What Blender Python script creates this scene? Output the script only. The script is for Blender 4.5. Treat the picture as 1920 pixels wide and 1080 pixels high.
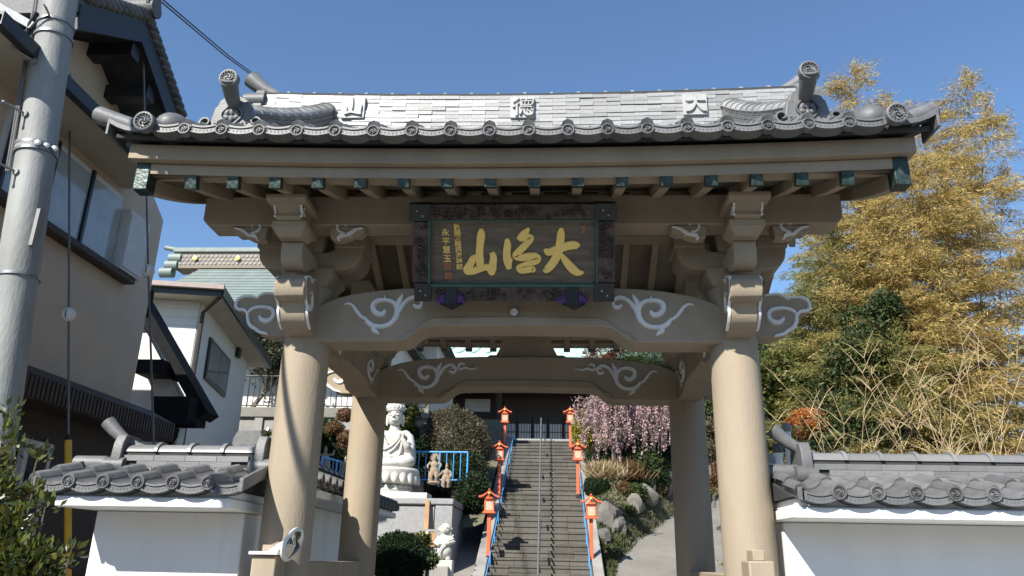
import bpy, bmesh, math, random
import numpy as np
from mathutils import Vector, Matrix, noise
random.seed(7); RNG=np.random.default_rng(11)
for o in list(bpy.data.objects): bpy.data.objects.remove(o)
SC=bpy.context.scene
COL=SC.collection
# ------------------------------------------------------------------ camera
FPX=1453.848; CAMPOS=Vector((0.28648,-5.97511,1.6))
C_R=Vector((.998593062,.0497123463,.0184547851)); C_U=Vector((-.000931536,-.331524672,.943446090)); C_F=Vector((-.0530191353,.942135911,.331011928))
cam=bpy.data.cameras.new('camera'); camo=bpy.data.objects.new('camera',cam); COL.objects.link(camo)
mw=Matrix.Identity(4)
for i in range(3): mw[i][0]=C_R[i]; mw[i][1]=C_U[i]; mw[i][2]=-C_F[i]; mw[i][3]=CAMPOS[i]
camo.matrix_world=mw
cam.sensor_fit='HORIZONTAL'; cam.sensor_width=36; cam.lens=36*FPX/1920; cam.clip_end=3000; cam.clip_start=.05
SC.camera=camo
SC.render.resolution_x=1024; SC.render.resolution_y=576
# ------------------------------------------------------------------ sky + sun
SUNDIR=Vector((-.60,-1.0,.94)).normalized()      # towards the sun
el=math.asin(SUNDIR.z); az=math.atan2(SUNDIR.x,SUNDIR.y)
W=bpy.data.worlds.new('World'); SC.world=W; W.use_nodes=True
nt=W.node_tree; bg=nt.nodes['Background']
sky=nt.nodes.new('ShaderNodeTexSky'); sky.sky_type='NISHITA'; sky.sun_disc=False
sky.sun_elevation=el; sky.sun_rotation=az; sky.air_density=1.2; sky.dust_density=.2; sky.ozone_density=6.0; sky.altitude=60
nt.links.new(sky.outputs[0],bg.inputs[0]); bg.inputs[1].default_value=.09
sl=bpy.data.lights.new('sun','SUN'); sl.energy=4.6; sl.angle=math.radians(.53); sl.color=(1,.95,.87)
slo=bpy.data.objects.new('sun',sl); COL.objects.link(slo); slo.rotation_euler=SUNDIR.to_track_quat('Z','Y').to_euler(); slo.location=(-8,-8,20)
SC.view_settings.view_transform='Standard'; SC.view_settings.look='None'; SC.view_settings.gamma=1; SC.view_settings.exposure=.95
SC.view_settings.use_curve_mapping=False
# ------------------------------------------------------------------ helpers
def ray(px,py): return C_R*((px-960)/FPX)+C_U*(-(py-540)/FPX)+C_F
def atY(px,py,y): d=ray(px,py); return CAMPOS+d*((y-CAMPOS.y)/d.y)
def atX(px,py,x): d=ray(px,py); return CAMPOS+d*((x-CAMPOS.x)/d.x)
def atZ(px,py,z): d=ray(px,py); return CAMPOS+d*((z-CAMPOS.z)/d.z)
ORG={}
def org(o): return ORG.get(o.name,Vector((0,0,0))) if o else Vector((0,0,0))
def tag(o,label=None,cat=None,group=None,kind=None):
    if label: o['label']=label
    if cat: o['category']=cat
    if group: o['group']=group
    if kind: o['kind']=kind
    return o
def thing(name,label,cat,loc=(0,0,0),group=None):
    o=bpy.data.objects.new(name,None); COL.objects.link(o); o.empty_display_size=.2
    o.location=loc; ORG[o.name]=Vector(loc); return tag(o,label,cat,group)
def smooth(me,ang=38):
    me.shade_smooth()
    me.set_sharp_from_angle(angle=math.radians(ang))
class MB:
    def __init__(s): s.v=[]; s.f=[]
    def add(s,v,f):
        n=len(s.v); s.v+= [tuple(p) for p in v]; s.f+=[tuple(i+n for i in q) for q in f]; return s
    def box(s,x0,x1,y0,y1,z0,z1):
        return s.add([(x0,y0,z0),(x1,y0,z0),(x1,y1,z0),(x0,y1,z0),(x0,y0,z1),(x1,y0,z1),(x1,y1,z1),(x0,y1,z1)],
            [(0,3,2,1),(4,5,6,7),(0,1,5,4),(1,2,6,5),(2,3,7,6),(3,0,4,7)])
    def obox(s,c,size,m=None):
        c=Vector(c); h=Vector(size)/2; m=m or Matrix.Identity(3); vs=[]
        for z in(-1,1):
            for x,y in((-1,-1),(1,-1),(1,1),(-1,1)): vs.append(c+m@Vector((x*h.x,y*h.y,z*h.z)))
        return s.add(vs,[(0,3,2,1),(4,5,6,7),(0,1,5,4),(1,2,6,5),(2,3,7,6),(3,0,4,7)])
    def beam(s,a,b,w,h,up=(0,0,1)):
        a=Vector(a);b=Vector(b);d=(b-a); L=d.length; d.normalize(); up=Vector(up)
        x=d.cross(up)
        if x.length<1e-4: x=d.cross(Vector((0,1,0)))
        x.normalize(); z=x.cross(d)
        m=Matrix((x,d,z)).transposed(); return s.obox((a+b)/2,(w,L,h),m)
    def prism(s,poly,c0,c1,axis='y'):
        def P(a,b,c): return {'y':(a,c,b),'x':(c,a,b),'z':(a,b,c)}[axis]
        n=len(poly); vs=[P(a,b,c0) for a,b in poly]+[P(a,b,c1) for a,b in poly]
        ar=sum(poly[i][0]*poly[(i+1)%n][1]-poly[(i+1)%n][0]*poly[i][1] for i in range(n))
        f=[tuple(range(n)),tuple(range(2*n-1,n-1,-1))]+[(i,i+n,(i+1)%n+n,(i+1)%n) for i in range(n)]
        flip=(ar<0)^(axis=='y')
        # cap0 must face -c
        if axis=='y': flip=ar<0
        if axis=='x': flip=ar>0
        if axis=='z': flip=ar>0
        if flip: f=[tuple(reversed(q)) for q in f]
        return s.add(vs,f)
    def tube(s,pts,rad,n=8,caps=True):
        pts=[Vector(p) for p in pts]; m=len(pts)
        if not hasattr(rad,'__len__'): rad=[rad]*m
        prev=None; vs=[]
        for i,p in enumerate(pts):
            d=(pts[min(i+1,m-1)]-pts[max(i-1,0)])
            if d.length<1e-9: d=Vector((0,0,1))
            d.normalize()
            if prev is None:
                u=d.orthogonal().normalized()
            else:
                u=prev-d*prev.dot(d)
                u=u.normalized() if u.length>1e-6 else d.orthogonal().normalized()
            prev=u; w=d.cross(u)
            for k in range(n):
                a=2*math.pi*k/n; vs.append(p+(u*math.cos(a)+w*math.sin(a))*rad[i])
        f=[]
        for i in range(m-1):
            for k in range(n):
                a=i*n+k; b=i*n+(k+1)%n; f.append((a,b,b+n,a+n))
        if caps: f.append(tuple(reversed(range(n)))); f.append(tuple(range((m-1)*n,m*n)))
        return s.add(vs,f)
    def lathe(s,prof,c,axis=(0,0,1),n=16,ref=None,arc=2*math.pi,a0=0):
        c=Vector(c); ax=Vector(axis).normalized(); u=(Vector(ref)-ax*Vector(ref).dot(ax)).normalized() if ref else ax.orthogonal().normalized(); w=ax.cross(u)
        full=abs(arc-2*math.pi)<1e-6; m=n if full else n+1; vs=[];f=[]
        for r,h in prof:
            for k in range(m):
                a=a0+arc*k/n; vs.append(c+ax*h+(u*math.cos(a)+w*math.sin(a))*r)
        for i in range(len(prof)-1):
            for k in range(n):
                a=i*m+k; b=i*m+(k+1)%m; f.append((a,b,b+m,a+m))
        if full:
            if prof[0][0]>1e-6: f.append(tuple(reversed(range(m))))
            if prof[-1][0]>1e-6: f.append(tuple(range((len(prof)-1)*m,len(prof)*m)))
        return s.add(vs,f)
    def ell(s,c,r,n=12,m=8,rot=None):
        c=Vector(c); vs=[];f=[]
        for i in range(m+1):
            t=math.pi*i/m
            for k in range(n):
                a=2*math.pi*k/n; p=Vector((r[0]*math.sin(t)*math.cos(a),r[1]*math.sin(t)*math.sin(a),-r[2]*math.cos(t)))
                if rot: p=rot@p
                vs.append(c+p)
        for i in range(m):
            for k in range(n):
                a=i*n+k;b=i*n+(k+1)%n; f.append((a,b,b+n,a+n))
        return s.add(vs,f)
    def ribbon(s,pts,M,t0,t1,closed=False,sub=4,k=.62):
        """pts: (a,b,width) polyline in a plane; M(a,b,t)->3D; raised flat stroke from depth t0 to t1 with a chamfered top"""
        p=catmull(pts,sub); n=len(p); L=[];R=[];L2=[];R2=[]
        for i in range(n):
            a=p[max(i-1,0)]; b=p[min(i+1,n-1)]; dx=b[0]-a[0]; dy=b[1]-a[1]; l=math.hypot(dx,dy) or 1
            nx,ny=-dy/l,dx/l; w=max(p[i][2],1e-4)/2
            L.append((p[i][0]+nx*w,p[i][1]+ny*w)); R.append((p[i][0]-nx*w,p[i][1]-ny*w))
            L2.append((p[i][0]+nx*w*k,p[i][1]+ny*w*k)); R2.append((p[i][0]-nx*w*k,p[i][1]-ny*w*k))
        s.rk=getattr(s,'rk',0)+1; t1=t1*(1+.035*(s.rk%7))
        vs=[M(*q,t0) for q in L]+[M(*q,t1) for q in L2]+[M(*q,t1) for q in R2]+[M(*q,t0) for q in R]
        f=[]
        for i in range(n-1):
            for j in range(3): f.append((i+j*n,i+1+j*n,i+1+(j+1)*n,i+(j+1)*n))
        f.append((0,n,2*n,3*n)); f.append((n-1,4*n-1,3*n-1,2*n-1))
        return s.add(vs,f)
    def grid(s,fn,nu,nv):
        vs=[fn(i/nu,j/nv) for j in range(nv+1) for i in range(nu+1)]
        f=[(j*(nu+1)+i,j*(nu+1)+i+1,(j+1)*(nu+1)+i+1,(j+1)*(nu+1)+i) for j in range(nv) for i in range(nu)]
        return s.add(vs,f)
    def mesh(s,name,off=(0,0,0),ang=38,fix=False):
        off=Vector(off); me=bpy.data.meshes.new(name)
        me.from_pydata([(p[0]-off[0],p[1]-off[1],p[2]-off[2]) for p in s.v],[],s.f); me.update()
        if fix:
            bm=bmesh.new(); bm.from_mesh(me); bmesh.ops.recalc_face_normals(bm,faces=bm.faces); bm.to_mesh(me); bm.free()
        smooth(me,ang); return me
    def build(s,name,mat,parent=None,bevel=0,ang=38,fix=True,label=None,cat=None,group=None,kind=None):
        if parent is None:
            xs=[p[0] for p in s.v]; ys=[p[1] for p in s.v]; zs=[p[2] for p in s.v]
            off=Vector(((min(xs)+max(xs))/2,(min(ys)+max(ys))/2,min(zs)))
        else: off=org(parent)
        me=s.mesh(name,off,ang,fix); me.materials.append(mat)
        o=bpy.data.objects.new(name,me); COL.objects.link(o)
        if parent: o.parent=parent; ORG[o.name]=org(parent)
        else: o.location=off; ORG[o.name]=off
        if bevel:
            b=o.modifiers.new('bevel','BEVEL'); b.width=bevel; b.segments=2; b.limit_method='ANGLE'; b.angle_limit=math.radians(40)
        return tag(o,label,cat,group,kind)
def catmull(p,sub):
    if sub<=1 or len(p)<3: return [tuple(q) for q in p]
    out=[]
    for i in range(len(p)-1):
        p0=p[max(i-1,0)];p1=p[i];p2=p[i+1];p3=p[min(i+2,len(p)-1)]
        for k in range(sub):
            t=k/sub
            out.append(tuple(.5*((2*b)+(-a+c)*t+(2*a-5*b+4*c-d)*t*t+(-a+3*b-3*c+d)*t**3) for a,b,c,d in zip(p0,p1,p2,p3)))
    out.append(tuple(p[-1])); return out
def piece(name,me,parent,loc,rot=None,scale=None,mat=None):
    """a repeated piece that shares mesh data; loc is a world position"""
    o=bpy.data.objects.new(name,me); COL.objects.link(o)
    o.location=Vector(loc)-org(parent)
    if parent: o.parent=parent
    if rot is not None: o.rotation_euler=rot
    if scale is not None: o.scale=scale if hasattr(scale,'__len__') else (scale,)*3
    ORG[o.name]=Vector(loc); return o
def copy_tree(o,loc,rz=0,sc=1,label=None,group=None):
    def cp(a,par):
        c=a.copy(); COL.objects.link(c); c.parent=par
        for ch in a.children: cp(ch,c)
        return c
    c=cp(o,None); c.location=loc; c.rotation_euler=(0,0,rz); c.scale=(sc,)*3
    return tag(c,label,None,group)
# ------------------------------------------------------------------ materials
MATS={}
def mat(name,col,rough=.7,var=.15,scale=6,bump=.15,bscale=60,metal=0,rnd=0,spec=.5,col2=None,island=0,trans=0,stretch=(1,1,1),dirt=0,dirtcol=(.08,.07,.06),sat=0):
    m=bpy.data.materials.new(name); m.use_nodes=True; n=m.node_tree.nodes; l=m.node_tree.links
    b=n['Principled BSDF']; b.inputs['Roughness'].default_value=rough; b.inputs['Metallic'].default_value=metal
    b.inputs['Specular IOR Level'].default_value=spec
    tc=n.new('ShaderNodeTexCoord'); mp=n.new('ShaderNodeMapping'); l.new(tc.outputs['Object'],mp.inputs[0]); mp.inputs['Scale'].default_value=stretch
    nz=n.new('ShaderNodeTexNoise'); nz.inputs['Scale'].default_value=scale; nz.inputs['Detail'].default_value=6; nz.inputs['Roughness'].default_value=.6; l.new(mp.outputs[0],nz.inputs[0])
    cr=n.new('ShaderNodeMix'); cr.data_type='RGBA'; l.new(nz.outputs[0],cr.inputs[0])
    c=Vector(col); c2=Vector(col2) if col2 else c
    cr.inputs[6].default_value=(*(c*(1-var)),1); cr.inputs[7].default_value=(*[min(1,x*(1+var)) for x in c2],1)
    mr=n.new('ShaderNodeMapRange'); mr.inputs[1].default_value=.3; mr.inputs[2].default_value=.7; l.new(nz.outputs[0],mr.inputs[0]); l.new(mr.outputs[0],cr.inputs[0])
    out=cr.outputs[2]
    if rnd or island:
        src=n.new('ShaderNodeObjectInfo').outputs['Random'] if rnd else n.new('ShaderNodeNewGeometry').outputs['Random Per Island']
        hv=n.new('ShaderNodeHueSaturation'); a=rnd or island
        m2=n.new('ShaderNodeMapRange'); m2.inputs[3].default_value=1-a; m2.inputs[4].default_value=1+a; l.new(src,m2.inputs[0]); l.new(m2.outputs[0],hv.inputs['Value'])
        if sat:
            m3=n.new('ShaderNodeMapRange'); m3.inputs[3].default_value=.5-sat; m3.inputs[4].default_value=.5+sat
            ml=n.new('ShaderNodeMath'); ml.operation='MULTIPLY'; ml.inputs[1].default_value=7.31; fr=n.new('ShaderNodeMath'); fr.operation='FRACT'
            l.new(src,ml.inputs[0]); l.new(ml.outputs[0],fr.inputs[0]); l.new(fr.outputs[0],m3.inputs[0]); l.new(m3.outputs[0],hv.inputs['Hue'])
        l.new(out,hv.inputs['Color']); out=hv.outputs[0]
    if dirt:
        n2=n.new('ShaderNodeTexNoise'); n2.inputs['Scale'].default_value=scale*.45; n2.inputs['Detail'].default_value=8; n2.inputs['Roughness'].default_value=.7; l.new(mp.outputs[0],n2.inputs[0])
        m4=n.new('ShaderNodeMapRange'); m4.inputs[1].default_value=.52; m4.inputs[2].default_value=.72; m4.inputs[4].default_value=dirt; l.new(n2.outputs[0],m4.inputs[0])
        mx=n.new('ShaderNodeMix'); mx.data_type='RGBA'; l.new(m4.outputs[0],mx.inputs[0]); l.new(out,mx.inputs[6]); mx.inputs[7].default_value=(*dirtcol,1); out=mx.outputs[2]
    l.new(out,b.inputs['Base Color'])
    if bump:
        nb=n.new('ShaderNodeTexNoise'); nb.inputs['Scale'].default_value=bscale; nb.inputs['Detail'].default_value=4; l.new(mp.outputs[0],nb.inputs[0])
        bp=n.new('ShaderNodeBump'); bp.inputs['Strength'].default_value=bump; bp.inputs['Distance'].default_value=.02; l.new(nb.outputs[0],bp.inputs['Height']); l.new(bp.outputs[0],b.inputs['Normal'])
    if trans:
        tr=n.new('ShaderNodeBsdfTranslucent'); l.new(out,tr.inputs[0]); ms=n.new('ShaderNodeMixShader'); ms.inputs[0].default_value=trans
        l.new(b.outputs[0],ms.inputs[1]); l.new(tr.outputs[0],ms.inputs[2]); l.new(ms.outputs[0],n['Material Output'].inputs[0])
    MATS[name]=m; return m
M_beige=mat('beige_painted_concrete',(.32,.263,.192),.74,.10,2.2,.16,45,spec=.3,dirt=.5,dirtcol=(.225,.18,.135),stretch=(1.6,1.6,.35))
M_soffit=mat('soffit_brown_with_shade',(.17,.135,.095),.7,.15,3,.1,40)  # beige brown darkened, so the colour carries some of the under-eave shade
M_white=mat('white_relief_paint',(.68,.68,.67),.55,.06,8,.05,60)
M_copper=mat('dark_green_copper',(.014,.026,.022),.42,.35,22,.35,30,metal=.2,col2=(.03,.055,.046))
M_tile=mat('smoked_roof_tile',(.125,.127,.129),.5,.18,9,.14,55,rnd=.2,spec=.4,dirt=.4,dirtcol=(.065,.065,.062))
M_ridge=mat('pale_ridge_tile',(.285,.285,.28),.42,.16,9,.12,50,rnd=.2,spec=.6,dirt=.75,dirtcol=(.12,.12,.12))
M_relief=mat('pale_relief_block',(.36,.36,.35),.5,.08,9,.05,50)
M_plaster=mat('white_plaster',(.80,.80,.78),.75,.04,2,.06,40,dirt=.5,dirtcol=(.52,.51,.47),stretch=(2,2,.25))
M_soot=mat('dark_underlay',(.035,.035,.034),.8,.2,9,.1,40)
M_wood=mat('aged_board',(.105,.088,.07),.6,.28,4,.2,30,stretch=(1,3,9),col2=(.14,.115,.085))
M_frame=mat('carved_dark_wood',(.045,.034,.03),.6,.5,18,.9,32,col2=(.075,.055,.05))
M_framegreen=mat('green_black_lacquer',(.018,.026,.024),.4,.3,12,.1,40)
M_greenline=mat('green_moulding',(.03,.10,.075),.45,.2,12,.1,40)
M_gold=mat('gold_leaf',(.92,.66,.20),.45,.05,12,.05,50,spec=.5)
M_seal=mat('red_seal_paint',(.42,.16,.08),.6,.4,60,.1,50)
M_black=mat('black_cloth',(.012,.012,.013),.6,.2,20,.1,40)
M_purple=mat('purple_cloth',(.08,.028,.14),.7,.3,20,.2,40)
# ================================================================== shared tile meshes
TW=.265
def tile_mesh(w,L=.31,name='pan_tile'):
    prof=[(-.046,0),(-.033,.033),(0,.047),(.033,.033),(.046,0),(w*.32,-.028),(w*.5,-.04),(w*.68,-.028),(w-.046,0)]
    m=MB(); n=len(prof)
    vs=[(x,0,z+.026) for x,z in prof]+[(x,.03,z+.030) for x,z in prof]+[(x,L,z+.004) for x,z in prof]+[(x,.004,z-.004) for x,z in prof]
    f=[]
    for r in(0,1): f+=[(r*n+i,r*n+i+1,(r+1)*n+i+1,(r+1)*n+i) for i in range(n-1)]
    f+=[(3*n+i,3*n+i+1,i+1,i) for i in range(n-1)]
    m.add(vs,f); me=m.mesh(name,ang=50); me.materials.append(M_tile); return me
def disc_mesh(r,name='round_end_tile',depth=.06,mt=None):
    m=MB()
    m.lathe([(r,depth),(r,.004),(r*.94,0),(r*.80,0),(r*.76,.012),(r*.66,.014),(r*.6,.006),(r*.5,.012),(0,.012)],(0,0,0),(0,1,0),20)
    for k in range(3):
        a=2*math.pi*k/3
        pts=[]
        for j in range(6):
            t=j/5; aa=a+t*2.2; rr=r*(.10+.38*t); pts.append((rr*math.cos(aa),rr*math.sin(aa),r*.26*(1-t)+.002))
        m.ribbon(pts,lambda x,z,t:(x,t,z),.012,-.001,sub=2)
    for k in range(14):
        a=2*math.pi*k/14; m.obox((r*.70*math.cos(a),.009,r*.70*math.sin(a)),(r*.09,.01,r*.09))
    me=m.mesh(name,ang=45,fix=True); me.materials.append(mt or M_tile); return me
def apron_mesh(w,name='eave_apron'):
    # curved front lip of an eave pan with a sunk panel
    xs=[.02+(w-.04)*i/10 for i in range(11)]
    def zt(x): 
        u=(x-w/2)/(w/2); return .008-.036*(1-u*u)
    m=MB()
    def band(y0,y1,h0,h1,xa):
        n=len(xa); vs=[(x,y0,zt(x)+h0) for x in xa]+[(x,y1,zt(x)+h1) for x in xa]; m.add(vs,[(i,i+1,n+i+1,n+i) for i in range(n-1)])
    xi=[x for x in xs[1:-1]]
    band(0,0,-.056,-.047,xs); band(0,0,-.008,.006,xs)
    band(0,.009,-.008,-.010,xi); band(.009,.009,-.046,-.010,xi); band(.009,0,-.046,-.047,xi)
    for s,e in((0,1),(9,10)): band(0,0,-.047,-.008,xs[s:e+1])
    band(.1,0,-.056,-.056,xs); band(0,.1,.006,.012,xs)
    for i in range(7):
        x=w*(.2+.6*i/6); m.obox((x,.008,zt(x)-.028),(.007,.005,.010))
    me=m.mesh(name,ang=40,fix=True); me.materials.append(M_tile); return me
ME_tile=tile_mesh(TW); ME_disc=disc_mesh(.044); ME_bigdisc=disc_mesh(.072,'corner_end_tile'); ME_apron=apron_mesh(TW)
YC=1.135
def zr(Y,x=0):
    t=(Y+1.38) if Y<=YC else (2*YC-Y+1.38)
    return 4.345+.45*t+.0573*t*t+.008*x*x
def sl(Y): t=Y+1.38; return math.atan(.45+.1146*t)
def zb(Y):
    s=(Y+1.12) if Y<=YC else (2*YC-Y+1.12)
    return 4.06+.26*s+.1*s*s
# ================================================================== gate
G=thing('temple_gate','beige four pillared temple gate with grey tiled roof and white scroll carvings','gate')
B=.012
for sx in(-1,1):
    for y,h in((0,3.66),(2.27,3.66)):
        m=MB(); m.lathe([(.215,0),(.215,.12),(.20,.16),(.192,.22),(.19,1.2),(.187,2.6),(.184,3.2),(.182,h)],(1.7*sx,y,0),(0,0,1),40)
        m.build('column',M_beige,G)
# lintels with an arched underside
def halfcurve():
    bot=[(1.60,3.20),(.93,3.20),(.89,3.205),(.85,3.225),(.81,3.262),(.77,3.295),(.73,3.312),(.68,3.32),(.4,3.326),(0,3.33)]
    top=[(0,3.665),(.5,3.662),(.9,3.646),(1.15,3.625),(1.35,3.59),(1.48,3.55),(1.6,3.50)]
    return bot,top
bot,top=halfcurve()
poly=[(-x,z) for x,z in bot]+[(x,z) for x,z in reversed(bot[:-1])]+[(x,z) for x,z in reversed(top)]+[(-x,z) for x,z in top[1:]]
lint=MB().prism(poly,-.15,.15,'y').build('front_lintel',M_beige,G,B)
rlint=MB().prism(poly,2.12,2.42,'y').build('rear_lintel',M_beige,G,B)
def off(b,d): return [(x*(1-.0),z+d) for x,z in b]
band=[(-x,z) for x,z in bot[1:]]+[(x,z) for x,z in reversed(bot[1:-1])]
bandp=band+[(x*.93,z+.075) for x,z in reversed(band)]
MB().prism(bandp,-.166,-.14,'y').build('arch_moulding',M_beige,lint,.006)
MB().prism(bandp,2.104,2.13,'y').build('arch_moulding',M_beige,rlint,.006)
# white scrolls
def C1(x,y): return (640+x/10.8,540+y/10.8)
S_lint=[[(60,345,12),(150,318,45),(240,365,62),(310,465,72),(380,555,72),(455,610,62),(520,640,40)],
 [(490,590,30),(530,680,90),(640,760,95),(800,780,85),(950,745,90),(1060,660,95),(1120,550,110),(1130,420,105),(1085,325,85),(1000,262,78),(880,245,75),(770,250,85),(675,300,100),(640,385,105),(680,480,110),(770,530,105),(855,515,95),(890,450,50)],
 [(1140,430,70),(1165,290,115),(1220,200,80),(1262,118,8)],
 [(1150,500,90),(1230,370,85),(1320,265,75),(1420,205,75),(1510,185,75),(1590,215,70),(1635,290,55),(1600,370,75),(1530,385,75),(1465,345,50)],
 [(690,760,130),(655,840,105),(715,890,80),(770,955,10)],[(905,250,60),(885,150,8)]]
S_ext=[[(1500,300,20),(1620,250,60),(1760,300,50),(1900,260,60),(2050,300,40),(2250,260,8)],[(1760,300,30),(1720,200,60),(1800,150,60),(1880,190,35)]]
def scroll(parent,strokes,yface,sx,d=-1):
    m=MB()
    for st in strokes:
        q=[]
        for x,y,w in st:
            p=atY(*C1(x,y),-.15); q.append((p.x*sx*-1*-1,p.z,w/10.8*.0052))
        m.ribbon(q,lambda a,b,t:(a,yface+d*t,b),-.004,.017,sub=4)
    m.build('scroll_carving',M_white,parent)
for sx in(1,-1):
    scroll(lint,S_lint,-.15,sx); scroll(rlint,S_lint,2.12,sx)
    for q_ in S_ext: scroll(rlint,[q_],2.12,sx)
# side tie beams
for sx in(-1,1):
    pb=[(.1,3.2),(.55,3.2),(.72,3.27),(1.55,3.27),(1.7,3.2),(2.2,3.2),(2.2,3.52),(1.9,3.6),(1.2,3.64),(.4,3.6),(.1,3.52)]
    tb=MB().prism(pb,1.7*sx-.12,1.7*sx+.12,'x').build('side_tie_beam',M_beige,G,B)
    for fl in(0,1):
        m=MB()
        for st in S_lint[:2]+S_lint[4:]:
            q=[]
            for x,y,w in st:
                v=.22+x/1500*.62; v=v if not fl else 2.27-v
                q.append((v,3.585-y/1080*.36,w/10.8*.0035))
            m.ribbon(q,lambda a,b,t:(1.7*sx-sx*(.12+t),a,b),-.004,.014,sub=3)
        m.build('scroll_carving',M_white,tb)
# projecting noses on the columns (front pair and rear pair)
nose_p=[(-.1,3.64),(-.3,3.655),(-.42,3.64),(-.5,3.61),(-.545,3.565),(-.545,3.50),(-.515,3.45),(-.46,3.43),(-.435,3.40),(-.42,3.34),(-.385,3.29),(-.33,3.255),(-.25,3.235),(-.1,3.23)]
nose_p=[(a,b) for a,b in [tuple(q[:2]) for q in catmull([(x,y,0) for x,y in nose_p],3)]]
for sx in(-1,1):
    nz_=MB().prism(nose_p,1.7*sx-.105,1.7*sx+.105,'x').build('beam_nose',M_beige,G,.014)
    MB().prism([(-.28,3.66),(-.42,3.655),(-.505,3.625),(-.56,3.57),(-.56,3.495),(-.53,3.445),(-.47,3.425),(-.40,3.46),(-.3,3.56)],1.7*sx-.118,1.7*sx+.118,'x').build('nose_head',M_beige,nz_,.012)
    for sd in(-1,1):
        X0=1.7*sx+sd*.105
        for st in ([(-.30,3.655,.004),(-.37,3.64,.018),(-.40,3.60,.016),(-.43,3.63,.018),(-.49,3.62,.018),(-.54,3.575,.014),(-.50,3.46,.012),(-.43,3.40,.014),(-.425,3.35,.014),(-.37,3.285,.012),(-.31,3.25,.004)],
                   [(-.42,3.5,.008),(-.38,3.53,.02),(-.33,3.49,.022),(-.325,3.42,.02),(-.36,3.39,.022),(-.375,3.43,.012)]):
            m=MB(); m.ribbon(st,lambda a,b,t:(X0+sd*t,a,b),-.003,.016,sub=4); m.build('scroll_carving',M_white,nz_)
    # cloud shaped side arms, front and rear columns
    cl=[(1010,120),(960,115),(880,90),(790,84),(700,92),(620,130),(568,185),(500,155),(400,145),(300,150),(200,192),(130,262),(97,370),(122,432),(190,465),(270,462),(320,492),(345,560),(345,650),(370,720),(420,790),(500,842),(560,882),(620,922),(720,938),(780,972),(1080,972)]
    def CL(x,y,yf=-.09): p=atY(430+x/10.8,540+y/10.8,yf); return p.x,p.z
    pw=[CL(x,y) for x,y in cl]; zt=pw[0][1]; pw=pw+[(-1.6,pw[-1][1]),(-1.6,zt)]
    pw=[(-x*sx,z) for x,z in pw]
    for yo,nm in((0,1),(2.27,0)):
        c=MB().prism(pw,yo-.09,yo+.09,'y').build('cloud_arm',M_beige,G,.008)
        m=MB()
        for st in ([(1000,150,30),(920,128,45),(800,112,50),(700,122,55),(620,165,55),(568,205,45),(500,180,50),(400,170,55),(300,178,60),(210,215,70),(155,280,72),(135,365,75),(160,410,70),(210,435,62),(290,440,62),(345,480,62),(375,540,70),(378,620,75),(400,710,75),(450,775,75),(530,825,70),(600,880,65),(700,910,55),(760,925,40),(790,965,8)],
                   [(385,520,40),(425,455,62),(520,405,66),(640,385,66),(770,395,75),(870,430,85),(905,510,95),(875,600,95),(800,655,105),(720,665,105),(640,620,85),(625,565,40)]):
            q=[]
            for x,y,w in st:
                a,b=CL(x,y); q.append((-a*sx,b,w/10.8*.0049))
            m.ribbon(q,lambda a,b,t:(a,yo-.09-t,b),-.004,.016,sub=3)
        m.build('scroll_carving',M_white,c)
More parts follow.
